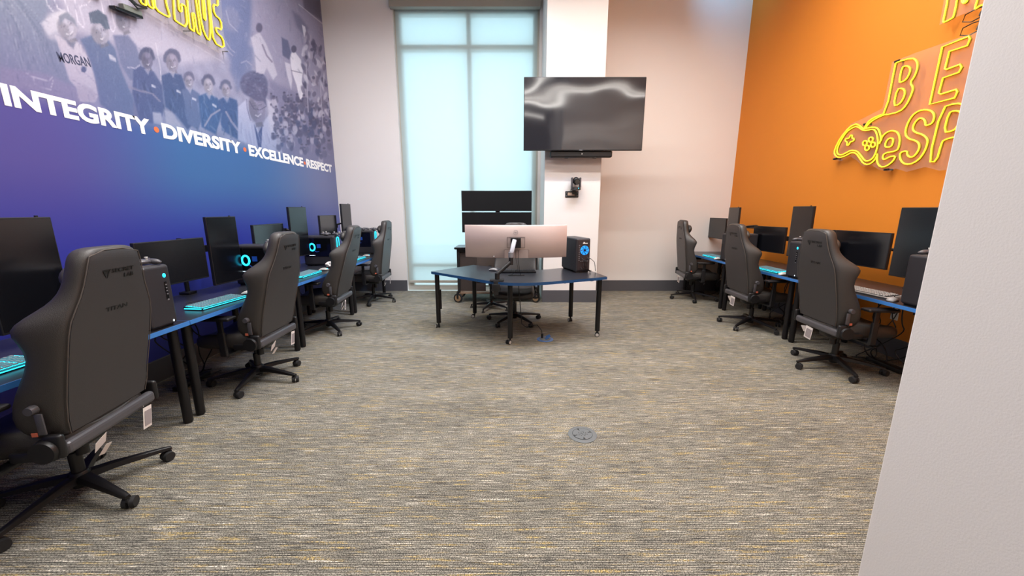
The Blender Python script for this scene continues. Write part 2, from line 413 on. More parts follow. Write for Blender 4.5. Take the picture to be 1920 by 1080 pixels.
def face(cx, cy, rx, ry, skin, rot=-12, sc=1.0):
    dk = tuple(int(c * 0.72) for c in skin); lt = tuple(min(255, int(c * 1.14)) for c in skin)
    r_ = math.radians(rot)
    def q(x, y): return (cx + x * rx * math.cos(r_) - y * ry * math.sin(r_), cy + x * rx * math.sin(r_) + y * ry * math.cos(r_))
    el(cx, cy, rx, ry, skin, 1, 1.4, rot)
    el(*q(-0.55, 0.1), rx * 0.55, ry * 0.8, dk, 0.45, 2.2, rot); el(*q(0.25, -0.5), rx * 0.5, ry * 0.3, lt, 0.6, 2.0, rot); el(*q(0.35, 0.2), rx * 0.3, ry * 0.2, lt, 0.6, 1.6, rot)
    for x in (-0.38, 0.42):
        ln([q(x - 0.2, -0.14), q(x + 0.2, -0.16)], 1.0, (70, 68, 92), 0.75); ln([q(x - 0.22, -0.30), q(x + 0.22, -0.32)], 0.9, dk, 0.7)
    ln([q(0.05, -0.05), q(0.12, 0.2), q(-0.06, 0.24)], 0.9, dk, 0.7)
    ln([q(-0.32, 0.46), q(0.0, 0.56), q(0.36, 0.44)], max(1.0, rx * 0.11), (208, 204, 214), 0.75, 0.6); ln([q(-0.3, 0.62), q(0.0, 0.70), q(0.3, 0.60)], 0.9, dk, 0.6)
    pg([q(-0.5, 0.95), q(0.4, 0.95), q(0.5, 1.25), q(-0.5, 1.25)], dk, 0.7, 1.5)
# person in the pale lettered sweatshirt
el(108, 48, 26, 28, (176, 172, 186), 0.8, 5, 20)
pg([(76, 44), (100, 26), (120, 18), (138, 34), (120, 44), (104, 60), (92, 66)], (188, 184, 196), 0.9, 3)
pg([(103, 66), (122, 74), (140, 76), (152, 84), (166, 110), (176, 136), (184, 180), (178, 192), (150, 190), (143, 164), (130, 150), (118, 112)], (184, 176, 188), 1, 2)
face(126, 51, 17, 25, (162, 157, 172), -22)
pg([(110, 30), (126, 22), (140, 36), (146, 52), (138, 44), (122, 34), (112, 48)], (120, 124, 142), 0.9, 2)

pg([(120, 70), (134, 80), (142, 78), (138, 92), (128, 84)], (110, 112, 132), 0.9, 2)
ln([(136, 84), (138, 98)], 1.0, (110, 108, 130)); ln([(148, 82), (152, 96)], 1.0, (130, 126, 146), 0.8)
ln([(133, 148), (150, 158), (170, 172), (182, 178)], 1.6, (150, 142, 160), 0.8); ln([(150, 130), (170, 146), (182, 158)], 1.6, (160, 152, 170), 0.8)
pg([(143, 160), (160, 160), (178, 172), (182, 188), (160, 190), (146, 184)], (168, 160, 174), 0.8, 2)
el(157, 130, 5, 6, (70, 78, 112), 0.9, 1)
# neighbour in a dark top with a knitted hat
pg([(150, 74), (172, 66), (200, 72), (216, 92), (226, 130), (246, 176), (262, 214), (250, 236), (214, 216), (188, 196), (182, 160), (170, 116), (160, 92)], (94, 104, 136), 1, 3)
face(188, 62, 16, 22, (148, 144, 160), -20)
pg([(166, 24), (184, 18), (200, 30), (206, 54), (198, 56), (188, 44), (170, 44)], (84, 92, 112), 1, 1.5)

pg([(203, 100), (216, 108), (218, 116), (206, 111)], (180, 178, 192), 0.9, 1)
pg([(250, 190), (262, 214), (290, 236), (290, 262), (250, 236)], (116, 112, 138), 0.8, 3)
# third face behind
pg([(212, 66), (240, 66), (256, 86), (264, 120), (268, 150), (244, 150), (226, 120)], (106, 110, 140), 1, 3)
face(231, 40, 13, 20, (136, 132, 150), -18); el(229, 24, 13, 9, (104, 106, 128), 0.9, 2, -18)

# group seated further right
for (hx, hy, rx, ry, skin, hair, body, cb) in [
    (275, 112, 11, 17, (106, 102, 126), (78, 80, 106), [(250, 130), (264, 124), (288, 134), (304, 160), (308, 200), (300, 236), (262, 226), (248, 176)], (78, 84, 120)),
    (322, 116, 12, 18, (132, 126, 146), (90, 90, 116), [(302, 142), (318, 136), (340, 140), (352, 176), (364, 230), (352, 244), (330, 216), (310, 200)], (70, 80, 116)),
    (354, 152, 8, 12, (138, 132, 150), (96, 94, 120), [(342, 168), (356, 164), (374, 176), (380, 216), (372, 244), (352, 232)], (92, 100, 134)),
    (390, 160, 9, 15, (150, 144, 160), (84, 84, 110), [(372, 180), (388, 174), (408, 184), (416, 214), (404, 252), (378, 238)], (62, 84, 126)),
    (423, 168, 8, 13, (140, 134, 152), (88, 90, 118), [(408, 188), (424, 180), (444, 188), (454, 240), (446, 262), (416, 244)], (62, 80, 122))]:
    pg(body, cb, 1, 2)
    for q_ in range(9):
        a_ = PI + q_ / 8 * PI; el(hx + rx * 0.9 * math.cos(a_) + random.uniform(-1, 1), hy - 4 + ry * 0.85 * math.sin(a_), rx * 0.5, rx * 0.5, hair, 0.9, 1.8)
    face(hx + 1, hy + 1, rx * 0.92, ry * 0.95, skin, -12)
    lc = tuple(min(255, c + 34) for c in cb); dc = tuple(int(c * 0.74) for c in cb)
    x0_, y0_ = body[0]; x1_, y1_ = body[2]
    pg([(hx - 5, hy + ry), (hx + 7, hy + ry), (hx + 3, hy + ry + 12)], (170, 164, 182), 0.6, 1.2)
    for q_ in range(12):
        fx = random.uniform(x0_ + 4, x1_ + 2); fy = random.uniform(y0_ + 14, y0_ + 84)
        ln([(fx, fy), (fx + random.uniform(-3, 8), fy + random.uniform(10, 24))], random.uniform(1, 2.6), random.choice([lc, dc, dc]), 0.5, 1.4)
ln([(292, 80), (301, 130), (302, 150)], 1.4, (196, 190, 202), 0.8)
ln([(242, 163), (262, 170), (286, 176), (300, 190)], 3.0, (134, 126, 146), 0.9)
ln([(384, 236), (396, 216), (412, 206)], 3.4, (150, 142, 160), 0.9); ln([(424, 210), (434, 228), (446, 244)], 3.4, (146, 138, 158), 0.9)
ln([(262, 122), (254, 128), (240, 126)], 2.4, (170, 166, 184), 0.8)
for x, y in ((284, 158), (331, 168), (360, 182), (398, 194)): pg([(x, y), (x + 8, y + 4), (x + 8, y + 8), (x, y + 4)], (190, 188, 202), 0.9, 0.8)
pg([(308, 206), (322, 210), (346, 244), (344, 262), (312, 232)], (170, 164, 178), 0.8, 2)
pg([(286, 210), (302, 212), (306, 236), (288, 232)], (176, 172, 186), 0.9, 2)
# big portrait in a white coat
pg([(446, 200), (462, 186), (476, 214), (486, 250), (496, 226), (506, 212), (518, 236), (530, 288), (494, 282), (446, 262)], (168, 166, 190), 1, 2)
pg([(500, 186), (520, 194), (522, 240), (506, 250)], (188, 182, 198), 0.8, 4)
pg([(476, 232), (484, 250), (492, 234), (490, 276), (484, 276)], (66, 74, 116), 1, 1)
face(482, 202, 15, 29, (124, 118, 142), -8)
el(476, 158, 26, 25, (88, 88, 118), 1, 3, 10); el(486, 172, 16, 18, (84, 82, 112), 1, 2, 10)
pg([(462, 176), (474, 184), (494, 190), (500, 200), (496, 170), (480, 150), (462, 156)], (86, 84, 114), 1, 2)
ln([(468, 190), (476, 204), (488, 206), (498, 200)], 1.2, (66, 62, 90), 0.9)

ln([(462, 186), (464, 206), (470, 226)], 1.2, (86, 84, 112), 0.9)
ln([(418, 78), (424, 92), (436, 104)], 2.0, (146, 144, 166), 0.8); ln([(424, 78), (432, 92), (440, 98)], 1.6, (150, 148, 170), 0.8)
ln([(452, 118), (462, 114), (472, 122)], 2.0, (146, 144, 166), 0.8)
# ball players
pg([(470, 70), (486, 60), (498, 80), (510, 108), (520, 140), (512, 150), (500, 128), (494, 140), (480, 136), (478, 104)], (176, 170, 186), 0.9, 2)
el(486, 52, 6, 9, (90, 86, 110), 1, 1.5)
ln([(492, 84), (500, 104), (510, 116)], 3, (120, 112, 134), 0.9)
pg([(544, 100), (553, 97), (564, 112), (568, 134), (566, 150), (569, 180), (562, 188), (556, 160), (549, 140), (545, 122)], (206, 200, 212), 1, 1.2)
el(551, 92, 5, 7, (84, 80, 104), 1, 1); ln([(546, 132), (566, 137)], 1.2, (90, 86, 110), 0.9)
pg([(528, 70), (540, 76), (546, 100), (542, 112), (530, 104)], (84, 86, 116), 0.9, 2)
pg([(534, 116), (544, 120), (548, 150), (546, 168), (538, 140)], (196, 190, 204), 0.8, 1.5)
pg([(548, 20), (562, 30), (578, 52), (572, 70), (556, 50)], (100, 98, 124), 0.8, 4)
el(433, 36, 16, 24, (120, 122, 150), 0.7, 4, -15); ln([(424, 20), (430, 44), (446, 60)], 1.6, (160, 158, 178), 0.7)
pg([(566, -20), (598, -20), (604, 40), (590, 30), (570, 18)], (84, 78, 98), 0.8, 3); ln([(560, 8), (604, 44)], 1.6, (196, 190, 204), 0.8)
pg([(566, 46), (572, 50), (576, 68), (570, 70)], (206, 200, 212), 0.9, 1)
for q in range(70):      # curls of the big portrait's hair
    a_ = random.uniform(0, 2 * PI); r2 = random.random() ** 0.5; el(477 + 25 * r2 * math.cos(a_), 158 + 23 * r2 * math.sin(a_), 2.2, 1.6, random.choice([(74, 74, 104), (108, 106, 136), (90, 90, 120)]), 0.6, 1.0)
for q in range(16): fx = random.uniform(452, 524); ln([(fx, 232 + random.uniform(-6, 20)), (fx + 6, 262 + random.uniform(0, 20))], 1.4, random.choice([(138, 134, 164), (194, 190, 208)]), 0.5, 1.2)
for q in range(620):     # fold and shadow detail of the collage photographs
    fx = random.uniform(0, 618); fy = random.uniform(-5, 205 + fx * 0.19); L_ = random.uniform(4, 20); a_ = random.uniform(0.2, 1.9)
    ln([(fx, fy), (fx + L_ * math.cos(a_) * 0.6, fy + L_ * math.sin(a_))], random.uniform(0.8, 2.6), random.choice([(84, 88, 116), (100, 102, 130), (178, 174, 190), (152, 150, 170)]), random.uniform(0.12, 0.34), 1.4)
# crowds
for q in range(150):
    t = random.random(); x = 508 + t * 112; y = 172 + random.random() * 110 + t * 14
    if y > 203 + (x - 285) * 0.27 + 4: continue
    c = random.choice([(70, 68, 96), (80, 78, 106), (94, 92, 118), (172, 166, 184), (68, 74, 108)]); hs = random.uniform(1.6, 3.0)
    el(x + 1, y + hs * 3.2, hs * 1.7, hs * 2.8, c, 0.8, 1.3, -8); el(x, y, hs, hs * 1.3, random.choice([(120, 112, 134), (98, 92, 116), (140, 132, 152)]), 0.85, 0.9); el(x, y - hs * 0.8, hs, hs * 0.7, (66, 64, 90), 0.8, 0.9)
for q in range(90):
    x = 568 + random.random() * 45; y = 60 + random.random() * 130 + (x - 568) * 0.8
    el(x, y, random.uniform(1.5, 4), random.uniform(3, 10), random.choice([(76, 72, 98), (186, 180, 196), (110, 104, 128), (158, 150, 168), (92, 88, 114)]), 0.8, 1.0, random.uniform(-40, 20))
ln([(574, 120), (578, 210)], 1.6, (190, 184, 200), 0.7); ln([(600, 150), (606, 240)], 1.4, (180, 174, 192), 0.7)

ys = np.concatenate([np.arange(YF, 2.3, 0.23), np.arange(2.3, 4.4, 0.0085), np.arange(4.4, 6.985, 0.0135), [YB]])
zs = np.concatenate([np.arange(0, 2.04, 0.12), np.arange(2.04, 4.86, 0.0105), [4.95, CEIL]])
Yg, Zg = np.meshgrid(ys, zs, indexing='ij')
yy = Yg.ravel(); zz = Zg.ravel()
s_, c_ = math.sin(PITCH), math.cos(PITCH)
zc = yy * c_ - (zz - CAM_H) * s_; ycm = yy * s_ + (zz - CAM_H) * c_
ok = zc > 0.3; zc_ = np.where(ok, zc, 0.3)
U = 960 + FPX * XL / zc_; V = 540 - FPX * ycm / zc_
def srgb2lin(a):
    a = a / 255.0
    return np.where(a <= 0.04045, a / 12.92, ((a + 0.055) / 1.055) ** 2.4)
def sstep(x, a, b_):
    t = np.clip((x - a) / (b_ - a), 0, 1); return t * t * (3 - 2 * t)
col = np.zeros((len(yy), 3))
# printed blue; LED tint painted in (violet front, steel far end), with low shade
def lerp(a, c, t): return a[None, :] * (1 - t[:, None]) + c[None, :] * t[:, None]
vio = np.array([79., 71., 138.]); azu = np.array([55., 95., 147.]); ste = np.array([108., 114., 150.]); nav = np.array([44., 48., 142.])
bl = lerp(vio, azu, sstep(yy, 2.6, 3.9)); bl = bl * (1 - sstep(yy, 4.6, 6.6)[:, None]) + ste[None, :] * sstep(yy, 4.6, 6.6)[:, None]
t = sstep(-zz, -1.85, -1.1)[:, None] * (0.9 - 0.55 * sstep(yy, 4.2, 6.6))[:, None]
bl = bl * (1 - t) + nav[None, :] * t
up = np.tile(np.array([[138., 136., 160.]]), (len(yy), 1))
# random wall-space mottling
rs = np.random.RandomState(3)
mot = np.zeros(len(yy))
for k in range(26):
    fy, fz, ph = rs.uniform(2, 40), rs.uniform(2, 40), rs.uniform(0, 6.28)
    mot += np.sin(yy * fy + zz * fz * rs.choice([-1, 1]) + ph) / 5.1
up += (mot * 5.5)[:, None]
sel = (zz > 2.03) & (yy > 2.2)
idx = np.where(sel)[0]; Us, Vs = U[idx], V[idx]; C = up[idx]
def segdist(px, py, ax, ay, bx, by):
    dx, dy = bx - ax, by - ay; L = dx * dx + dy * dy + 1e-9
    t = np.clip(((px - ax) * dx + (py - ay) * dy) / L, 0, 1)
    return np.hypot(px - ax - t * dx, py - ay - t * dy)
for kind, dat, rgb, a, s in FIG:
    if kind == 'p': xs_ = [p[0] for p in dat]; ys_ = [p[1] for p in dat]; pad = s + 1; bb = (min(xs_) - pad, max(xs_) + pad, min(ys_) - pad, max(ys_) + pad)
    elif kind == 'e': R = max(dat[2], dat[3]) + s + 1; bb = (dat[0] - R, dat[0] + R, dat[1] - R, dat[1] + R)
    else: xs_ = [p[0] for p in dat[0]]; ys_ = [p[1] for p in dat[0]]; pad = dat[1] + s + 1; bb = (min(xs_) - pad, max(xs_) + pad, min(ys_) - pad, max(ys_) + pad)
    k = np.where((Us > bb[0]) & (Us < bb[1]) & (Vs > bb[2]) & (Vs < bb[3]))[0]
    if len(k) == 0: continue
    px, py = Us[k], Vs[k]
    if kind == 'p':
        ins = np.zeros(len(k), bool); dist = np.full(len(k), 1e9); n = len(dat)
        for i in range(n):
            ax, ay = dat[i]; bx, by = dat[(i + 1) % n]
            dist = np.minimum(dist, segdist(px, py, ax, ay, bx, by))
            cnd = ((ay > py) != (by > py)) & (px < (bx - ax) * (py - ay) / (by - ay + 1e-12) + ax)
            ins ^= cnd
        sd = np.where(ins, -dist, dist)
    elif kind == 'e':
        cx, cy, rx, ry, rot = dat; r_ = math.radians(rot); dx = px - cx; dy = py - cy
        x2 = dx * math.cos(r_) + dy * math.sin(r_); y2 = -dx * math.sin(r_) + dy * math.cos(r_)
        sd = (np.sqrt((x2 / rx) ** 2 + (y2 / ry) ** 2) - 1) * min(rx, ry)
    else:
        pts, wd = dat; sd = np.full(len(k), 1e9)
        for i in range(len(pts) - 1): sd = np.minimum(sd, segdist(px, py, *pts[i], *pts[i + 1]))
        sd = sd - wd / 2
    al = (1 - sstep(sd, -s, s)) * a
    C[k] = C[k] * (1 - al[:, None]) + np.array(rgb, float)[None, :] * al[:, None]
grain = rs.normal(0, 2.2, len(idx)); C += grain[:, None]
up[idx] = C
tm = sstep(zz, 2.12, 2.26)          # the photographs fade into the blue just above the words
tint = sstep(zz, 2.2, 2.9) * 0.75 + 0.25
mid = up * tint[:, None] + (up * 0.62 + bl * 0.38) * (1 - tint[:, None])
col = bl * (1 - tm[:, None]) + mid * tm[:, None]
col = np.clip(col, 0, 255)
verts = np.stack([np.full(len(yy), XL), yy, zz], 1)
ny, nz = len(ys), len(zs)
ii = (np.arange(ny - 1)[:, None] * nz + np.arange(nz - 1)[None, :]).ravel()
faces = np.stack([ii, ii + nz, ii + nz + 1, ii + 1], 1)
# thickness of the wall behind the print
nv = len(verts)
bv = np.array([[XL - .15, YF, 0], [XL - .15, YB, 0], [XL - .15, YB, CEIL], [XL - .15, YF, CEIL]])
allv = np.vstack([verts, bv]).tolist()
c00, cY0, cYZ, c0Z = 0, (ny - 1) * nz, ny * nz - 1, nz - 1
fl = faces.tolist() + [[nv, nv + 3, nv + 2, nv + 1]]
me = D.meshes.new('wall_left'); me.from_pydata(allv, [], fl)
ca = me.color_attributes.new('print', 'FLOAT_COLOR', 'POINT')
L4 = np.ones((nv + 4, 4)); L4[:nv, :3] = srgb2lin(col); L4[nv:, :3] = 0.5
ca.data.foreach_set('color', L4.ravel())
me.materials.append(M_mural); me.update()
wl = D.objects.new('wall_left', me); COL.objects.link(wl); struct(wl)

# words printed under the mural; text runs along +Y, reads facing +X
def wallM(y, z, x=XL + 0.0015): return Matrix.Translation((x, y, z)) @ Matrix(((0, 0, 1, 0), (1, 0, 0, 0), (0, 1, 0, 0), (0, 0, 0, 1)))
for word, ya, yb_ in (('INTEGRITY', 2.512, 3.485), ('DIVERSITY', 3.60, 4.605), ('EXCELLENCE', 4.735, 5.935), ('RESPECT', 6.02, 6.855)):
    text_mesh('slogan_word', word, 0.17, M_white, wl, wallM(ya, 2.105), depth=0.002, width=yb_ - ya, bold=0.0072, cap=0.131)
for yd in (3.542, 4.668, 5.977):
    m = MB(); m.cyl((XL, yd, 2.165), (XL + 0.002, yd, 2.165), 0.024); m.build('orange_dot', M_dot, wl)
pa = on_x(112, 116, XL); pb = on_x(171, 126, XL)
ang = math.atan2(pb.z - pa.z, pb.y - pa.y)
text_mesh('shirt_lettering', 'MORGAN', 0.1, M_navy, wl, Matrix.Translation((XL + 0.001, pa.y, pa.z)) @ Matrix(((0, 0, 1, 0), (1, 0, 0, 0), (0, 1, 0, 0), (0, 0, 0, 1))) @ Matrix.Rotation(ang, 4, 'Z'),
          depth=0.001, width=(pb - pa).length, bold=0.001, cap=0.062)

# ---- window
win = D.objects.new('window_1', None); COL.objects.link(win); struct(win)
win.location = ((WX0 + WX1) / 2, 7.12, 0)
def part_at(m, name, mt, parent):
    o = m.build(name, mt); o.parent = parent; o.matrix_parent_inverse = Matrix.Translation(-Vector(parent.location)); return o
FY = 7.11
m = MB(); fw = 0.105
m.box((WX0 + fw / 2, FY, WZ1 / 2), (fw, 0.09, WZ1)); m.box((WX1 - fw / 2, FY, WZ1 / 2), (fw, 0.09, WZ1))
for z0, z1 in ((0.0, 0.09), (0.445, 0.51), (4.09, 4.18), (4.62, 4.80)): m.box(((WX0 + WX1) / 2, FY, (z0 + z1) / 2), (WX1 - WX0 - 2 * fw, 0.09, z1 - z0))
m.box((-0.72, FY, 2.4), (0.075, 0.088, 4.8))
part_at(m, 'window_frame', M_frame, win)
m = MB(); m.box(((WX0 + WX1) / 2, FY + 0.01, 2.4), (WX1 - WX0 - 0.1, 0.008, 4.7)); part_at(m, 'glass_pane', M_pane, win)
# roller shade hanging inside the window
rs_o = empty('roller_shade', 'pale translucent roller shade drawn down over the tall window', 'window shade', ((WX0 + WX1) / 2, 7.0, 4.75))
m = MB()
for xa, xb in ((WX0 + 0.03, WX1 - 0.035),):
    m.box(((xa + xb) / 2, 7.03, (0.17 + 4.75) / 2), (xb - xa, 0.0012, 4.75 - 0.17))
part_at(m, 'shade_fabric', M_shade, rs_o)
m = MB(); m.box(((WX0 + WX1) / 2, 7.03, 0.168), (WX1 - WX0 - 0.07, 0.014, 0.05), 0.005); part_at(m, 'hem_bar', M_frame, rs_o)
m = MB(); m.box(((WX0 + WX1) / 2 - 0.01, 6.93, 4.90), (WX1 - WX0 + 0.03, 0.10, 0.48), 0.006); part_at(m, 'valance', M_valance, rs_o)
# outside ground seen below the hem
m = MB(); m.box((-0.7, 12.2, -0.08), (30, 9.7, 0.1)); o = m.build('ground', mat('pale_concrete', (214, 214, 210), 0.9)); struct(o)

# ---- ceiling fixtures (above the frame; seen mirrored in the television)
for i, (yl, pw, zl_, wl_) in enumerate(LIGHT_ROWS):
    xa, xb = (-2.6, 3.4) if yl > 1.4 else (-2.6, 1.0)
    t = empty('ceiling_light', 'long white linear light up under the ceiling', 'ceiling light', ((xa + xb) / 2, yl, CEIL), 0, 'linear ceiling lights')
    m = MB(); m.box(((xa + xb) / 2, yl, zl_ - 0.03), (xb - xa + 0.06, wl_ + 0.05, 0.06), 0.004); part_at(m, 'housing', M_white, t)
    m = MB(); m.box(((xa + xb) / 2, yl, zl_ - 0.064), (xb - xa, wl_ + 0.01, 0.008)); part_at(m, 'diffuser', M_diffuser, t)
    if zl_ < CEIL:
        for xs_ in (xa + 0.4, xb - 0.4): m = MB(); m.cyl((xs_, yl, zl_), (xs_, yl, CEIL), 0.003, n=6); part_at(m, 'suspension_wire', M_alu, t)

# ------------------------------------------------------------------ desks
DH = 0.735
def desk(x0, x1, y0, y1, side, label, legs):
    """side 'L': front edge at x1; 'R': front edge at x0"""
    t = empty('desk', label, 'desk', ((x0 + x1) / 2, (y0 + y1) / 2, 0), 0, 'blue-edged desks along the walls')
    cx, cy = (x0 + x1) / 2, (y0 + y1) / 2
    m = MB(); m.box((0, 0, DH - 0.015), (x1 - x0 - 0.006, y1 - y0 - 0.006, 0.0296), 0.002); m.build('tabletop', M_top, t)
    e = MB(); g = 0.003; wx, wy = x1 - x0, y1 - y0
    e.box((wx / 2 - g / 2, 0, DH - 0.016), (g, wy - 0.004, 0.03), 0.0008); e.box((-wx / 2 + g / 2, 0, DH - 0.016), (g, wy - 0.004, 0.03), 0.0008)
    e.box((0, wy / 2 - g / 2 - .002, DH - 0.016), (wx - 2 * g, g, 0.03), 0.0008); e.box((0, -wy / 2 + g / 2 + .002, DH - 0.016), (wx - 2 * g, g, 0.03), 0.0008)
    e.build('edge_band', M_edge, t)
    for lx, ly in legs:
        m = MB(); px, py = lx - cx, ly - cy
        m.cyl((px, py, 0.012), (px, py, DH - 0.031), 0.029, n=28); m.cyl((px, py, 0), (px, py, 0.012), 0.024, n=20)
        m.box((px, py, DH - 0.034), (0.09, 0.09, 0.006), 0.002)
        m.build('leg', M_blkmetal, t)
    m = MB()
    m.box((0, -wy / 2 + 0.12, DH - 0.052), (wx - 0.16, 0.03, 0.036)); m.box((0, wy / 2 - 0.12, DH - 0.052), (wx - 0.16, 0.03, 0.036)); m.box((0, 0, DH - 0.052), (0.03, wy - 0.27, 0.036))
    m.build('under_frame', M_blkmetal, t)
    return t
LX0, LX1 = -2.985, -2.215
RX0, RX1 = 3.10, 3.86
for (a, b_, lab) in ((1.10, 2.53, 'blue-edged black desk nearest the camera under the violet wall'), (2.53, 3.945, 'blue-edged black desk under the second pair of left screens'),
                     (3.945, 5.37, 'blue-edged black desk third from the front on the mural side'), (5.37, 6.79, 'blue-edged black desk at the far end below the word RESPECT')):
    desk(LX0, LX1, a, b_, 'L', lab, [(-2.30, a + 0.055), (-2.30, b_ - 0.055), (-2.91, a + 0.055), (-2.91, b_ - 0.055)])
for (a, b_, lab) in ((2.795, 4.21, 'blue-edged black desk nearest the camera against the orange wall'), (4.21, 5.62, 'middle blue-edged black desk against the orange wall'),
                     (5.62, 6.975, 'far blue-edged black desk in the corner by the orange wall')):
    desk(RX0, RX1, a, b_, 'R', lab, [(3.185, a + 0.055), (3.185, b_ - 0.055), (3.79, a + 0.055), (3.79, b_ - 0.055)])

# centre table: crescent top on five castered legs
ct = empty('crescent_table', 'crescent black table with blue edge and castered legs in the room centre', 'table', (0.05, 4.55, 0))
def bez(p0, p1, p2, n=10):
    return [tuple(Vector(p0) * (1 - t) ** 2 + Vector(p1) * 2 * t * (1 - t) + Vector(p2) * t * t) for t in [k / n for k in range(n + 1)]]
FLc, BLc, BRc, FRc, AP = (-1.0, 4.67), (-0.53, 5.24), (0.90, 5.12), (1.082, 4.282), (-0.03, 3.865)
front = [FRc, (0.62, 4.07)] + bez((0.42, 3.985), (-0.02, 3.80), (-0.30, 4.07), 12) + [(-0.62, 4.345), FLc]
back = [BLc] + bez((-0.30, 5.09), (0.20, 4.60), (0.62, 4.94), 10) + [BRc]
poly = [(p[0] - 0.05, p[1] - 4.55) for p in front + back]
m = MB(); m.prism(poly, 'z', DH - 0.0299, DH); m.build('tabletop', M_top, ct)
cxm = sum(p[0] for p in poly) / len(poly); cym = sum(p[1] for p in poly) / len(poly)
e = MB(); n = len(poly)
b2 = bmesh.new(); ring = []
for i in range(n):
    p0 = Vector(poly[i - 1]); p1 = Vector(poly[i]); p2 = Vector(poly[(i + 1) % n])
    nn = ((p1 - p0).normalized() + (p2 - p1).normalized()); nn = Vector((nn.y, -nn.x)).normalized()
    q = p1 + nn * 0.003 if (nn.x * 0 == 0) else p1
    q_in = p1
    ring.append([b2.verts.new((q.x, q.y, DH - 0.0305)), b2.verts.new((q.x, q.y, DH - 0.0003)), b2.verts.new((p1.x, p1.y, DH - 0.0003)), b2.verts.new((p1.x, p1.y, DH - 0.0305))])
for i in range(n):
    A, B = ring[i], ring[(i + 1) % n]
    for k in range(4): b2.faces.new([A[k], A[(k + 1) % 4], B[(k + 1) % 4], B[k]])
bmesh.ops.recalc_face_normals(b2, faces=b2.faces); e._new(b2); e.build('edge_band', M_edge, ct)
# check winding: if the polygon runs clockwise the band would sink into the top, harmless
def castor(m, x, y, ang):
    M = Matrix.Translation((x, y, 0)) @ Matrix.Rotation(ang, 4, 'Z')
    for s in (-1, 1):
        p = M @ Vector((s * 0.008, 0.012, 0.025)); q = M @ Vector((s * 0.024, 0.012, 0.025)); m.cyl(p, q, 0.025, n=20)
LEGS = [(-0.935, 4.70), (-0.52, 5.17), (-0.02, 4.10), (0.79, 4.985), (1.015, 4.36)]
for i, (lx, ly) in enumerate(LEGS):
    m = MB(); px, py = lx - 0.05, ly - 4.55
    m.cyl((px, py, 0.07), (px, py, DH - 0.031), 0.0285, n=28); m.box((px, py, DH - 0.033), (0.09, 0.09, 0.005), 0.001)
    if i == 0: m.cyl((px + 0.02, py + 0.012, 0.25), (px + 0.02, py + 0.012, 0.5), 0.024, n=16)
    lg = m.build('leg', M_blkmetal, ct)
    m = MB(); castor(m, px - 0.012, py, 0.5 + i); m.cyl((px, py, 0.045), (px, py, 0.072), 0.010, n=12)
    cs = m.build('caster', M_tyre, lg)
    m = MB(); Mx = Matrix.Translation((px - 0.012, py, 0)) @ Matrix.Rotation(0.5 + i, 4, 'Z')
    for s in (-1, 1): m.cyl(Mx @ Vector((s * 0.024, 0.012, 0.025)), Mx @ Vector((s * 0.0255, 0.012, 0.025)), 0.019, n=20)
    m.build('caster_cap', M_mouse, lg)
m = MB(); m.tube([(-0.9, 0.2, 0.68), (-0.3, -0.22, 0.68), (0, -0.36, 0.68), (0.3, -0.28, 0.68), (0.95, -0.12, 0.68)], 0.016, n=8); m.build('under_frame', M_blkmetal, ct)
m = MB(); m.box((0.0, -0.165, DH + 0.003), (0.19, 0.045, 0.006), 0.002); m.build('cable_grommet', M_black, ct)

# ------------------------------------------------------------------ gaming chair
ROWS = [  # z, rear y, panel half width, outer half width, wing depth, centre thickness
    (0.445, -0.205, 0.200, 0.215, 0.090, 0.075), (0.47, -0.212, 0.236, 0.252, 0.13, 0.085), (0.54, -0.225, 0.250, 0.278, 0.19, 0.092), (0.64, -0.243, 0.255, 0.290, 0.185, 0.095),
    (0.75, -0.268, 0.257, 0.286, 0.155, 0.095), (0.85, -0.290, 0.256, 0.276, 0.125, 0.09), (0.935, -0.308, 0.254, 0.292, 0.160, 0.088), (0.985, -0.318, 0.248, 0.304, 0.190, 0.086),
    (1.03, -0.328, 0.232, 0.270, 0.160, 0.086), (1.075, -0.338, 0.208, 0.222, 0.112, 0.086), (1.12, -0.347, 0.190, 0.197, 0.088, 0.085), (1.17, -0.357, 0.176, 0.182, 0.084, 0.082), (1.23, -0.367, 0.163, 0.168, 0.084, 0.082),
    (1.275, -0.372, 0.148, 0.153, 0.090, 0.086), (1.303, -0.368, 0.122, 0.127, 0.078, 0.074), (1.312, -0.355, 0.085, 0.090, 0.052, 0.050)]
def yb_at(z):
    for r0, r1 in zip(ROWS, ROWS[1:]):
        if r0[0] <= z <= r1[0]: k = (z - r0[0]) / (r1[0] - r0[0]); return r0[1] + (r1[1] - r0[1]) * k
    return ROWS[-1][1]
def a_at(z):
    for r0, r1 in zip(ROWS, ROWS[1:]):
        if r0[0] <= z <= r1[0]: k = (z - r0[0]) / (r1[0] - r0[0]); return r0[2] + (r1[2] - r0[2]) * k
    return ROWS[-1][2]
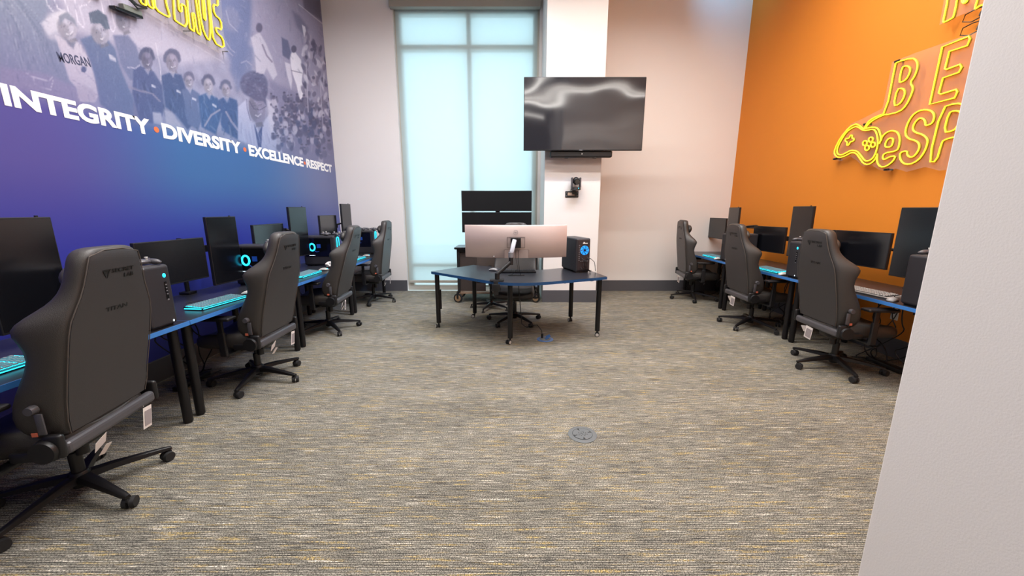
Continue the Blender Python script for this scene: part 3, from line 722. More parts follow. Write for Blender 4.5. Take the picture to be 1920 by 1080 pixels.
def gaming_chair(label):
    t = empty('gaming_chair', label, 'chair', (0, 0, 0), 0, 'dark grey gaming chairs')
    m = MB(); rings = []
    for z, yb, a, b_, d, th in ROWS:
        half = [(0, yb), (a * 0.55, yb), (a * 0.93, yb + 0.003), (a + 0.004, yb + 0.022), ((a + b_) / 2 + 0.006, yb + d * 0.5), (b_, yb + d * 0.86), (b_ - 0.014, yb + d), (b_ - 0.042, yb + d * 0.92),
                (a * 0.70, yb + th + 0.022), (a * 0.35, yb + th), (0, yb + th)]
        full = [(x, y, z) for x, y in half] + [(-x, y, z) for x, y in half[-2:0:-1]]
        rings.append(full)
    m.loft(rings); bk = m.build('backrest', M_leather, t, sub=1)
    # rear panel, its groove and its lettering
    m = MB(); b2 = bmesh.new(); zsr = [0.475, 0.54, 0.64, 0.75, 0.85, 0.94, 1.0, 1.05, 1.10, 1.15, 1.2, 1.245, 1.275, 1.29]; grid = []
    for z in zsr:
        a = a_at(z) * 0.915 - 0.004
        if z > 1.28: a *= 0.86
        grid.append([b2.verts.new((a * k, yb_at(z) - 0.0035 + 0.0025 * abs(k) ** 6, z)) for k in (-1, -0.93, -0.6, -0.2, 0.2, 0.6, 0.93, 1)])
    for r0, r1 in zip(grid, grid[1:]):
        for k in range(7): b2.faces.new([r0[k], r0[k + 1], r1[k + 1], r1[k]]).smooth = True
    r = bmesh.ops.extrude_face_region(b2, geom=b2.faces[:])
    for v in [g for g in r['geom'] if isinstance(g, bmesh.types.BMVert)]: v.co.y += 0.02
    bmesh.ops.recalc_face_normals(b2, faces=b2.faces); m._new(b2)
    rp = m.build('rear_panel', M_leather2, t)
    # piping round the panel
    pts = [(a_at(z) * 0.93, yb_at(z) - 0.001, z) for z in zsr[:-1]] + [(0.05, yb_at(1.296) - 0.0, 1.297)]
    pts = pts + [(-p[0], p[1], p[2]) for p in reversed(pts)]
    m = MB(); m.tube(pts, 0.0026, n=6); m.build('piping', M_stitch, bk)
    tilt = math.atan2(0.075, 0.35)
    def RM(x, z): return Matrix.Translation((x, yb_at(z) - 0.0045, z)) @ Matrix.Rotation(PI / 2 + tilt, 4, 'X')
    text_mesh('lettering', 'SECRET', 0.03, M_emboss, rp, RM(-0.028, 1.185), width=0.128, cap=0.020, bold=0.0006, depth=0.002)
    text_mesh('lettering', 'LAB', 0.03, M_emboss, rp, RM(0.043, 1.155), width=0.056, cap=0.020, bold=0.0006, depth=0.002)
    text_mesh('lettering', 'TITAN', 0.03, M_emboss, rp, RM(-0.055, 1.0), width=0.125, cap=0.021, bold=0.0004, depth=0.002)
    m = MB()
    for tri in ([(-0.052, 0.02), (-0.010, 0.02), (-0.026, 0.008)], [(-0.052, 0.02), (-0.026, 0.008), (-0.028, -0.026)], [(-0.008, 0.02), (-0.022, 0.006), (-0.024, -0.022)]):
        if tri[0] == (-0.052, 0.02) and tri[1] == (-0.026, 0.008): tri = [(-0.05, 0.015), (-0.031, 0.004), (-0.030, -0.022)]
        b2 = bmesh.new(); A = [b2.verts.new((p[0] - 0.028, p[1] + 0.0, 0.001)) for p in tri]; B = [b2.verts.new((p[0] - 0.028, p[1], -0.001)) for p in tri]
        b2.faces.new(A); b2.faces.new(B[::-1])
        for k in range(3): b2.faces.new([A[k], A[(k + 1) % 3], B[(k + 1) % 3], B[k]])
        m._new(b2, RM(0, 1.185))
    m.build('emblem', M_emboss, rp)
    # head pillow
    m = MB(); m.ball((0, -0.235, 1.165), (0.122, 0.052, 0.075), 24, (-0.2, 0, 0)); m.build('head_pillow', M_leather, t)
    # seat
    m = MB(); rings = []
    for y, wv_, zt, zb in ((-0.215, 0.20, 0.455, 0.40), (-0.19, 0.235, 0.475, 0.375), (-0.05, 0.262, 0.478, 0.362), (0.10, 0.268, 0.480, 0.360), (0.24, 0.262, 0.476, 0.360), (0.31, 0.245, 0.452, 0.372), (0.333, 0.20, 0.42, 0.392)):
        half = [(0, zb), (wv_ * 0.7, zb), (wv_ * 0.95, zb + 0.015), (wv_, (zt + zb) / 2), (wv_ * 0.97, zt + 0.012), (wv_ * 0.84, zt + 0.022), (wv_ * 0.66, zt + 0.002), (0, zt)]
        rings.append([(x, y, z) for x, z in half] + [(-x, y, z) for x, z in half[-2:0:-1]])
    m.loft(rings); m.build('seat', M_leather, t, sub=1)
    # cross beam behind, hinge covers
    m = MB(); m.box((0, -0.208, 0.418), (0.53, 0.046, 0.064), 0.02, seg=3); m.build('cross_beam', M_greyplastic, t)
    for s in (-1, 1):
        m = MB(); m.box((s * 0.277, -0.195, 0.445), (0.03, 0.075, 0.115), 0.014, seg=3); m.cyl((s * 0.272, -0.165, 0.43), (s * 0.31, -0.165, 0.43), 0.058, 0.050, n=28)
        m.box((s * 0.281, -0.10, 0.405), (0.022, 0.16, 0.05), 0.01)
        m.build('hinge_cover', M_black, t)
        m = MB(); m.cyl((s * 0.275, -0.15, 0.628), (s * 0.302, -0.15, 0.628), 0.022, 0.018, n=20); m.box((s * 0.288, -0.172, 0.56), (0.008, 0.03, 0.10), 0.003)
        m.build('lumbar_knob', M_greyplastic, t)
        m = MB(); m.box((s * 0.293, -0.145, 0.515), (0.003, 0.022, 0.018)); m.build('warning_label', M_redtag, t)
        # armrest
        m = MB(); m.box((s * 0.21, 0.035, 0.345), (0.20, 0.06, 0.022), 0.006); m.box((s * 0.315, 0.035, 0.44), (0.026, 0.055, 0.20), 0.008); m.box((s * 0.315, 0.035, 0.56), (0.02, 0.042, 0.15), 0.006)
        ar = m.build('armrest', M_black, t)
        m = MB(); m.box((s * 0.315, 0.055, 0.652), (0.098, 0.25, 0.026), 0.012, seg=3); m.build('arm_pad', M_black, ar)
    # mechanism, gas lift
    m = MB(); m.box((0, 0, 0.335), (0.16, 0.24, 0.05), 0.012); m.cyl((0, 0, 0.2), (0, 0, 0.33), 0.016, n=16); m.cyl((0, 0, 0.09), (0, 0, 0.25), 0.027, n=20)
    m.cyl((0.07, 0.03, 0.335), (0.29, 0.06, 0.325), 0.006); m.box((0.30, 0.062, 0.322), (0.05, 0.03, 0.012), 0.004); m.cyl((0, -0.04, 0.24), (0, -0.04, 0.315), 0.026)
    m.build('tilt_mechanism', M_black, t)
    # five-star base
    m = MB(); m.lathe([(0.020, 0.05), (0.034, 0.055), (0.042, 0.085), (0.044, 0.125), (0.036, 0.140), (0.030, 0.142)], n=28)
    for k in range(5):
        A = k * 2 * PI / 5; R = Matrix.Rotation(A, 4, 'Z')
        rings = []
        for rr, wd, z0, z1 in ((0.025, 0.030, 0.088, 0.128), (0.12, 0.027, 0.090, 0.122), (0.24, 0.021, 0.077, 0.104), (0.34, 0.017, 0.067, 0.087), (0.368, 0.012, 0.065, 0.080)):
            rings.append([R @ Vector(p) for p in ((rr, -wd, z0), (rr, wd, z0), (rr, wd * 0.8, z1 - 0.004), (rr, wd * 0.4, z1), (rr, -wd * 0.4, z1), (rr, -wd * 0.8, z1 - 0.004))])
        m.loft(rings, smooth=False)
    bs = m.build('star_base', M_blkmetal, t)
    for k in range(5):
        A = k * 2 * PI / 5; px, py = 0.357 * math.cos(A), 0.357 * math.sin(A); sw = A + [0.6, 1.9, -0.8, 2.6, 1.2][k]
        M = Matrix.Translation((px, py, 0)) @ Matrix.Rotation(sw, 4, 'Z'); m = MB()
        for s in (-1, 1):
            m.cyl(M @ Vector((s * 0.006, 0.014, 0.029)), M @ Vector((s * 0.026, 0.014, 0.029)), 0.029, 0.026, n=22)
        m.cyl((px, py, 0.04), (px, py, 0.072), 0.008, n=12); m.box(tuple(M @ Vector((0, 0.004, 0.048))), (0.014, 0.03, 0.02), 0.004, rot=(0, 0, sw))
        m.build('caster', M_tyre, bs)
    return t
def tags(t, kx=0.17, both=True, side=1):
    m = MB(); x = kx
    m.box((x, -0.236, 0.330), (0.076, 0.001, 0.120), rot=(0.05, 0.16, 0.15)); m.cyl((x - 0.004, -0.230, 0.394), (x - 0.01, -0.226, 0.44), 0.0012, n=6)
    pt = m.build('paper_tag', M_paper, t)
    m = MB(); m.box((x + 0.002, -0.2375, 0.326), (0.058, 0.001, 0.085), rot=(0.05, 0.16, 0.15)); m.build('printed_text_block', M_paper2, pt)
    if both:
        m = MB(); m.box((-0.11 * side, -0.225, 0.352), (0.078, 0.001, 0.062), rot=(0.35, -0.25, 0.1)); m.box((-0.09 * side, -0.222, 0.305), (0.045, 0.001, 0.06), rot=(0.5, 0.3, 0.2)); m.build('care_label', M_paper, t)

ch0 = gaming_chair('')
def place_chair(x, y, face, base, label, lean=0, first=False):
    c = ch0 if first else copy_tree(ch0)
    c.location = (x, y, 0); rz = math.radians(face - 90); c.rotation_euler = (0, 0, rz); c['label'] = label
    for k in c.children:
        n_ = k.name.split('.')[0]
        if n_ == 'star_base': k.rotation_euler = (0, 0, math.radians(base) - rz)
        if n_ in ('backrest', 'rear_panel', 'head_pillow'):
            h = Vector((0, -0.2, 0.44)); k.matrix_basis = Matrix.Translation(h) @ Matrix.Rotation(math.radians(lean), 4, 'X') @ Matrix.Translation(-h)
    return c
CH = [(-2.275, 1.775, 189, -17, 'dark grey gaming chair nearest the camera, cut off by the left frame edge'),
      (-2.245, 3.175, 181, -10, 'dark grey gaming chair facing the blue wall, in front of the glowing keyboard'),
      (-2.30, 4.62, 184, 25, 'dark grey gaming chair, third from the front on the mural side'),
      (-2.27, 6.13, 183, -12, 'bluish dark grey gaming chair farthest back below the mural, beside the window wall'),
      (3.06, 6.33, -8, 180, 'dark gaming chair at the far corner desk beside the orange wall'),
      (3.08, 4.76, -1, 142, 'dark gaming chair in the middle of the orange wall row'),
      (3.07, 3.44, -3, 184, 'dark gaming chair nearest the camera before the orange wall'),
      (0.035, 4.98, -93, 18, 'dark gaming chair behind the crescent table, facing the camera')]
chairs = []
LEAN = [0, 2.5, 5, -3.5, -5, -1, -1, 0]
for i, c in enumerate(CH): chairs.append(place_chair(*c[:4], c[4], lean=LEAN[i], first=(i == 0)))
for i, kx in ((0, 0.17), (1, 0.17), (2, -0.04), (3, 0.17), (4, -0.04), (5, -0.04), (6, -0.05)): tags(chairs[i], kx)

# task chair at the cart
tk = empty('task_chair', 'low black task chair between the crescent table and the monitor cart', 'chair', (-0.32, 5.72, 0), 0)
m = MB(); m.lathe([(0.018, 0.04), (0.03, 0.05), (0.036, 0.09), (0.024, 0.11)], n=20)
for k in range(5):
    A = k * 2 * PI / 5 + 0.6; R = Matrix.Rotation(A, 4, 'Z')
    m.loft([[R @ Vector(p) for p in ((rr, -wd, z0), (rr, wd, z0), (rr, wd * .5, z1), (rr, -wd * .5, z1))] for rr, wd, z0, z1 in ((0.02, 0.024, 0.062, 0.098), (0.18, 0.018, 0.052, 0.082), (0.31, 0.012, 0.045, 0.060))], smooth=False)
sb = m.build('star_base', M_blkmetal, tk)
for k in range(5):
    A = k * 2 * PI / 5 + 0.6; m = MB(); c, s = 0.305 * math.cos(A), 0.305 * math.sin(A)
    m.cyl((c, s, 0.03), (c, s, 0.05), 0.010); m.lathe([(0.022, 0), (0.024, 0.006), (0.010, 0.032)], (c, s, 0), 16); m.build('glide', M_tyre, sb)
m = MB(); m.cyl((0, 0, 0.09), (0, 0, 0.40), 0.022); m.box((0, 0.0, 0.41), (0.2, 0.2, 0.03), 0.01); m.box((0, -0.21, 0.54), (0.05, 0.02, 0.30), 0.006); m.box((0, -0.12, 0.405), (0.05, 0.2, 0.02), 0.004); m.build('post', M_black, tk)
m = MB(); m.box((0, 0.02, 0.455), (0.46, 0.44, 0.07), 0.032, seg=4); m.build('seat', M_cushion, tk)
m = MB(); m.box((0, -0.19, 0.74), (0.40, 0.035, 0.34), 0.017, seg=4); m.build('backrest', M_cushion, tk)

# ------------------------------------------------------------------ monitors on arms
def monitor(name, label, W, Hh, cx, cy, zc_, yaw, portrait, group='black monitors on arms along the desks'):
    """front faces local -Y... local frame: x along width, y = depth (front at -y)"""
    t = empty(name, label, 'monitor', (cx, cy, zc_), yaw, group)
    if portrait: W, Hh = Hh, W
    m = MB(); m.box((0, 0.005, 0), (W, 0.028, Hh), 0.004); m.box((0, 0.02, -0.0), (W * 0.55, 0.03, Hh * 0.55), 0.012); m.build('housing', M_bezel, t)
    m = MB(); m.box((0, -0.0095, 0.003), (W - 0.014, 0.0012, Hh - 0.02)); m.build('screen', M_screen, t)
    m = MB(); m.box((0, 0.045, 0), (0.1, 0.022, 0.1), 0.004); m.cyl((0, 0.05, 0), (0, 0.082, 0), 0.02, n=16); m.build('mount_plate', M_black, t)
    if portrait:
        m = MB(); m.box((W * 0.32, 0.002, Hh / 2 + 0.004), (0.012, 0.01, 0.009)); m.build('sensor_nub', M_black, t)
    return t
YL, YR = PI / 2, -PI / 2     # front normals: left row faces +X, right row faces -X
def yaw_left(th): return PI / 2 - math.radians(th)      # th: far end comes forward
def yaw_right(th): return -PI / 2 + math.radians(th)
MW, MH = 0.612, 0.352
for nm, cx, cy, zt, th, po, lab in [
    ('a', -2.70, 2.10, 1.440, -3, 1, 'tall portrait black monitor behind the nearest chair at the left edge'),
    ('b', -2.72, 3.06, 1.245, 2, 0, 'wide black monitor above the glowing keyboard, under the word DIVERSITY'),
    ('c', -2.68, 3.57, 1.419, 2, 1, 'portrait monitor with a blue reflection, right of the wide one on the second desk'),
    ('d', -2.72, 4.32, 1.325, -4, 0, 'wide teal-tinted monitor behind the second gaming chair'),
    ('e', -2.68, 4.86, 1.515, 4, 1, 'portrait monitor rising behind the third gaming chair, under EXCELLENCE'),
    ('f', -2.72, 5.74, 1.403, -4, 0, 'wide monitor on the far left desk near the corner'),
    ('g', -2.68, 6.29, 1.574, 0, 1, 'portrait monitor against the white wall at the far left corner')]:
    H_ = MW if po else MH
    monitor('monitor', lab, MW, MH, cx, cy, zt - H_ / 2, yaw_left(th), po)
for cx, cy, zt, th, po, lab in [
    (3.60, 3.96, 1.263, 2, 0, 'wide black monitor right of the nearest orange wall chair'),
    (3.48, 3.30, 1.501, 2, 1, 'portrait black monitor partly hidden by the near white wall'),
    (3.60, 5.40, 1.253, 4, 0, 'wide dark monitor between the middle and near chairs on the orange side'),
    (3.48, 4.66, 1.522, -2, 1, 'portrait grey monitor against orange behind the near chair'),
    (3.57, 6.76, 1.342, 0, 0, 'wide grey monitor before the white wall in the right corner'),
    (3.48, 6.10, 1.518, -6, 1, 'portrait grey monitor at the corner of white and orange walls')]:
    H_ = MW if po else MH
    monitor('monitor', lab, MW, MH, cx, cy, zt - H_ / 2, yaw_right(th), po)
def arm_stand(side, yp, yland, zl, yport, zp, label):
    s = -1 if side == 'L' else 1
    xw = 2.93 if side == 'L' else 3.80
    px = s * xw; t = empty('monitor_stand', label, 'monitor arm', (px, yp, DH), 0, 'double monitor arms')
    m = MB(); m.box((0, 0, 0.012), (0.09, 0.09, 0.024), 0.004); m.cyl((0, 0, 0.02), (0, 0, 0.50), 0.018, n=16); m.build('pole', M_black, t)
    for (yt, zt, elbow) in ((yland, zl, (yp + yland) / 2 + 0.05), (yport, zp, yport - 0.27 if side == 'R' else yport - 0.02)):
        xm = s * ((2.795 if yt == yland else 2.755) if side == 'L' else (3.675 if yt == yland else 3.555))
        z0 = zt - DH; m = MB(); zz0 = min(max(z0, 0.2), 0.47)
        ex = (px + xm) / 2 - px
        m.cyl((0, 0, zz0), (ex, elbow - yp, zz0 + 0.01), 0.017, 0.014, n=12); m.cyl((ex, elbow - yp, zz0 - 0.01), (ex, elbow - yp, zz0 + 0.05), 0.022, n=16)
        m.cyl((ex, elbow - yp, zz0 + 0.04), (xm - px, yt - yp, z0), 0.014, 0.012, n=12); m.ball((xm - px, yt - yp, z0), 0.02, 12)
        m.build('arm', M_black, t)
    return t
arm_stand('L', 1.78, 1.45, 1.15, 2.10, 1.13, 'black double monitor arm behind the nearest left chair')
arm_stand('L', 3.38, 3.06, 1.07, 3.57, 1.11, 'black double monitor arm at the back of the second left desk')
arm_stand('L', 4.66, 4.32, 1.15, 4.86, 1.21, 'black double monitor arm at the back of the third left desk')
arm_stand('L', 6.06, 5.74, 1.23, 6.29, 1.27, 'black double monitor arm in the far left corner')
arm_stand('R', 3.56, 3.96, 1.087, 3.30, 1.19, 'black double monitor arm on the near orange wall desk')
arm_stand('R', 4.93, 5.40, 1.077, 4.66, 1.21, 'black double monitor arm on the middle orange wall desk')
arm_stand('R', 6.36, 6.76, 1.166, 6.10, 1.21, 'black double monitor arm on the far orange wall desk')

# ------------------------------------------------------------------ computers: local front = +X... placed with front towards the room
TW, TD, TH = 0.19, 0.43, 0.405
def tower(label, kind, x, y, rz, z=DH):
    t = empty('desktop_computer', label, 'computer', (x, y, z), rz, 'tower computers on the desks')
    # local: front at +x (x=0 front plane), depth to -TD, width +-TW/2 in y
    m = MB(); m.box((-TD / 2, 0, TH / 2 + 0.006), (TD, TW, TH - 0.012), 0.022, seg=4); m.build('case', M_case, t)
    m = MB()
    for a in (-0.05, -TD + 0.05):
        m = MB(); m.box((a, 0, 0.006), (0.05, TW - 0.03, 0.012), 0.003); m.build('foot', M_black, t)
    m = MB(); m.box((-TD / 2, 0, TH - 0.001), (TD - 0.07, TW - 0.05, 0.004), 0.002); m.build('top_panel', M_casetop if kind != 'ring' else M_case, t)
    if kind == 'button':
        m = MB(); m.ball((0.0015, 0.045, TH - 0.07), (0.004, 0.011, 0.014), 16); m.build('power_button', M_cyan, t)
        m = MB(); m.box((0.001, 0.045, 0.235), (0.004, 0.018, 0.12), 0.006); m.build('port_slot', M_blackgl, t)
        m = MB()
        for k in range(4): m.box((0.0035, 0.045, 0.275 - k * 0.02), (0.002, 0.009, 0.007))
        m.build('port_column', M_alu, t); m = MB(); m.box((0.002, 0.045, 0.178), (0.004, 0.014, 0.010), 0.002); m.build('headphone_socket', M_alu, t)
        m = MB(); m.ball((0.0008, 0.058, 0.034), (0.002, 0.006, 0.008), 10); m.build('emblem', M_whiteled, t)
    if kind == 'plain':
        m = MB(); m.ball((0.0008, 0.058, 0.034), (0.002, 0.006, 0.008), 10); m.build('emblem', M_whiteled, t)
    if kind == 'ring':
        yw = -0.03; pts = []
        zc_, hh, rr = TH - 0.115, 0.062, 0.032
        for k in range(13): A = PI * k / 12; pts.append((0.003, rr * math.cos(A) + 0.0, zc_ + hh + rr * math.sin(A)))
        for k in range(13): A = PI + PI * k / 12; pts.append((0.003, rr * math.cos(A), zc_ - hh + rr * math.sin(A)))
        m = MB(); m.tube(pts, 0.005, closed=True, n=8); m.build('light_ring', M_cyan, t)
        # glass side panel towards local -y side or +y side chosen by caller
    return t
def side_glass(t, sy):
    y = sy * (TW / 2 + 0.001)
    m = MB(); m.box((-TD / 2 - 0.01, y, TH / 2 + 0.05), (TD - 0.09, 0.004, TH - 0.16), 0.002); g = m.build('side_glass', M_glass_dark, t)
    m = MB(); rp = []
    for k in range(28): A = 2 * PI * k / 28; rp.append((-TD + 0.125 + 0.036 * math.cos(A), y + sy * 0.0025, 0.255 + 0.046 * math.sin(A)))
    m.tube(rp, 0.0095, closed=True, n=8); m.build('fan_light', M_cyan, t)
    m = MB(); m.box((-TD / 2, y + sy * 0.0025, 0.27), (0.05, 0.001, 0.05)); m.tube([(-TD + 0.14, y + sy * 0.003, 0.22), (-TD + 0.18, y + sy * 0.003, 0.19), (-TD / 2, y + sy * 0.003, 0.20)], 0.004, n=6)
    m.build('inner_parts', M_blueglow, t)
    m = MB()
    for k in range(6): m.box((-TD + 0.085 + k * 0.013, y + sy * 0.0025, 0.145), (0.008, 0.001, 0.008))
    m.build('lit_lettering', M_whiteled, t)
tA = tower('dark tower with glowing oval button beside the nearest left chair', 'button', -2.225, 2.365, 0)
tB = tower('tower with glowing round fan behind glass, left of the second gaming chair', 'ring', -2.33, 3.86, 0); side_glass(tB, -1)
tC = tower('tower with cyan front ring and fan, left of the third gaming chair', 'ring', -2.37, 5.22, 0); side_glass(tC, -1)
tD = tower('tower with cyan front ring on the farthest left desk', 'ring', -2.34, 6.60, 0); side_glass(tD, -1)
for k in tD.children:
    pass
t1 = tower('dark blue-grey tower beside the mouse, partly behind the near white wall', 'plain', 3.118, 2.905, PI)
t2 = tower('dark tower with blue button between the two nearer orange side chairs', 'button', 3.118, 4.22, PI)
t3 = tower('grey tower left of the middle gaming chair before the orange wall', 'plain', 3.13, 5.645, PI)
for t in (t2,):   # mirror the button towards the camera side: the right row stands turned round
    for k in t.children:
        if k.name.split('.')[0] in ('power_button', 'port_slot', 'port', 'emblem'): pass

# tower on the crescent table, back towards the camera
tw = empty('desktop_computer', 'black tower showing its cabled back and blue fan on the crescent table', 'computer', (0.846, 4.545, DH), 0, 'tower computers on the desks')
tw.rotation_euler = (0, 0, math.radians(-0.5))
sk = Matrix.Rotation(math.radians(22), 4, 'Z')
tw.rotation_euler = (0, 0, math.radians(16)); tw.location = (0.852, 4.565, DH + 0.002)
m = MB(); m.box((0, 0.215, 0.212), (0.19, 0.43, 0.40), 0.02, seg=4); m.build('case', M_case, tw)
for a in (0.04, 0.38):
    m = MB(); m.box((0, a, 0.006), (0.16, 0.05, 0.012)); m.build('foot', M_black, tw)
m = MB(); m.box((0.004, -0.001, 0.21), (0.15, 0.006, 0.36), 0.002); m.build('back_plate', mat('dark_brown_back_plate', (48, 36, 38), 0.5), tw)
m = MB(); m.cyl((0.015, -0.003, 0.27), (0.015, -0.007, 0.27), 0.055, n=32); fan = m.build('fan', mat('lit_fan', (30, 120, 200), 0.5, emit=1.3, emitcol=(20, 140, 235)), tw)
m = MB()
for k in range(7):
    A = 2 * PI * k / 7
    m.tube([(0.015 + 0.018 * math.cos(A), -0.009, 0.27 + 0.018 * math.sin(A)), (0.015 + 0.034 * math.cos(A + 0.35), -0.009, 0.27 + 0.034 * math.sin(A + 0.35)), (0.015 + 0.052 * math.cos(A + 0.5), -0.009, 0.27 + 0.052 * math.sin(A + 0.5))], 0.0035, n=6)
m.cyl((0.015, -0.007, 0.27), (0.015, -0.012, 0.27), 0.015); m.build('fan_blades', M_blackgl, tw)
m = MB(); m.box((0.02, -0.006, 0.352), (0.06, 0.003, 0.010)); m.box((0.005, -0.006, 0.362), (0.02, 0.003, 0.012)); m.build('vent_label', M_white, tw)
m = MB()
for q in range(9): m.box((-0.055 + 0.0, -0.006, 0.33 - q * 0.022), (0.014, 0.005, 0.008))
for q in range(5): m.box((-0.03 + q * 0.022, -0.006, 0.14), (0.012, 0.006, 0.008))
m.build('port_panel', M_alu, tw)
m = MB()
rr = random.Random(4)
for q in range(7):
    x0 = rr.uniform(-0.05, 0.05); z0 = rr.uniform(0.05, 0.19)
    pts = [(x0, -0.006, z0), (x0 + rr.uniform(-.02, .03), -0.03 - 0.02 * rr.random(), z0 - 0.02), (x0 + rr.uniform(0, .05), -0.03 - 0.02 * rr.random(), 0.05), (0.09 + rr.uniform(-.02, .02), -0.02, 0.02), (0.11, 0.02, 0.006)]
    m.tube(pts, 0.0028, n=6)
for q in range(2):
    m.tube([(0.04, -0.008, 0.19 - q * 0.03), (0.08, -0.05, 0.17), (0.13, -0.04, 0.13), (0.165, 0.0, 0.07), (0.19, 0.03, 0.006)], 0.0035, n=6)
m.build('cables', M_cable, tw)

# ------------------------------------------------------------------ keyboards and mice
def keyboard(label, x, y, rz, lit=True, z=DH):
    t = empty('keyboard', label, 'keyboard', (x, y, z), rz, 'keyboards on the desks')
    m = MB(); m.prism([(-0.075, 0.004), (0.07, 0.004), (0.075, 0.014), (-0.078, 0.026)][::-1], 'x', -0.225, 0.225)
    for sx in (-0.18, 0.18): m.box((sx, -0.06, 0.003), (0.03, 0.02, 0.006))
    M = Matrix(((1, 0, 0, 0), (0, -1, 0, 0), (0, 0, 1, 0), (0, 0, 0, 1)))
    bmesh.ops.transform(m.bm, matrix=M, verts=m.bm.verts); bmesh.ops.reverse_faces(m.bm, faces=m.bm.faces)
    m.build('keyboard_body', M_black if lit else M_mouse, t)
    rowsd = [15, 15, 14, 13, 12]; kk = MB(); gl = MB()
    for r in range(6):
        yv = 0.06 - r * 0.0225; zt = 0.0245 - (0.06 - yv) * 0.082 + 0.004
        xk = -0.212
        wl_ = [1] * 18 if r < 5 else [1.3, 1.1, 1.3, 6.5, 1.3, 1.1, 1.3, 1.1, 1, 1, 1]
        for q, wd in enumerate(wl_):
            wm = wd * 0.0228
            kk.box((xk + wm / 2, yv, zt + 0.003), (wm - 0.0075, 0.0155, 0.007), 0.0)
            xk += wm + (0.006 if q in (14,) and r < 5 else 0)
        gl.box((0, yv, zt - 0.0008), (0.43, 0.0215, 0.0016))
    kk.build('keycaps', M_keys if lit else M_keysw, t)
    if lit: gl.build('backlight', M_cyan_soft, t)
    else: gl.build('key_bed', M_black, t)
    if lit:
        m = MB()
        for s in (-1, 1): m.box((s * 0.2275, 0, 0.012), (0.004, 0.14, 0.008), 0.002)
        m.box((0, -0.0755, 0.009), (0.43, 0.004, 0.005), 0.001)
        m.build('light_bar', M_cyan_soft, t)
    m = MB(); m.tube([(0.0, 0.078, 0.014), (0.01, 0.12, 0.006), (0.06, 0.16, 0.005), (0.05, 0.22, 0.005), (-0.02, 0.27, 0.005)], 0.0025, n=6); m.build('cable', M_cable, t)
    return t
KL = PI / 2; KR = -PI / 2
keyboard('lit keyboard at the left frame edge in front of the tall screen', -2.43, 1.60, KL)
keyboard('cyan-lit keyboard between the two nearest left chairs', -2.385, 3.02, KL - 0.10)
keyboard('cyan-lit keyboard in front of the third left chair', -2.40, 4.40, KL)
keyboard('cyan-lit keyboard on the farthest left desk', -2.40, 5.84, KL)
keyboard('unlit white-keyed keyboard beside the nearest orange side chair', 3.235, 3.40, KR + 0.1, lit=False)
keyboard('cyan-lit keyboard left of the blue-button tower on the middle orange side desk', 3.24, 4.72, KR)
keyboard('cyan-lit keyboard in the right corner before the white wall', 3.24, 6.12, KR)
M_mouse2 = mat('dull_silver_mouse', (138, 135, 134), 0.35)
def mouse(label, x, y, rz, lit=True, z=DH):
    t = empty('mouse', label, 'computer mouse', (x, y, z), rz, 'mice on the desks')
    m = MB(); rings = []
    for yv, wv_, h in ((-0.06, 0.012, 0.012), (-0.052, 0.026, 0.026), (-0.03, 0.033, 0.038), (0.0, 0.031, 0.040), (0.03, 0.029, 0.032), (0.052, 0.025, 0.020), (0.06, 0.012, 0.012)):
        rings.append([(-wv_, yv, 0.001), (-wv_ * 1.05, yv, h * 0.4), (-wv_ * 0.7, yv, h * 0.88), (0, yv, h), (wv_ * 0.7, yv, h * 0.88), (wv_ * 1.05, yv, h * 0.4), (wv_, yv, 0.001)])
    m.loft(rings); m.build('shell', M_mouse if lit else M_mouse2, t, sub=1)
    m = MB(); m.box((0, 0.035, 0.0315), (0.006, 0.04, 0.006), 0.002, rot=(-0.35, 0, 0)); m.box((0, 0.0, 0.004), (0.058, 0.1, 0.008), 0.003); m.build('base_plate', M_black, t)
    if lit: m = MB(); m.ball((0, -0.046, 0.028), (0.010, 0.006, 0.006), 10); m.build('logo_light', M_cyan, t)
    return t
mouse('pale mouse right of the second desk\'s glowing keyboard', -2.37, 3.36, KL)
mouse('pale mouse before the third left tower', -2.36, 4.74, KL)
mouse('pale mouse before the farthest left tower', -2.37, 6.20, KL)
mouse('silver mouse beside the near right tower', 3.17, 3.10, KR + 0.5, lit=False)
mouse('pale mouse at the foot of the blue-button tower', 3.16, 4.39, KR)
mouse('pale mouse beside the grey corner tower', 3.15, 5.82, KR)
mouse('white mouse on the crescent table beside the monitor arm', -0.235, 4.72, 1.2, lit=False)

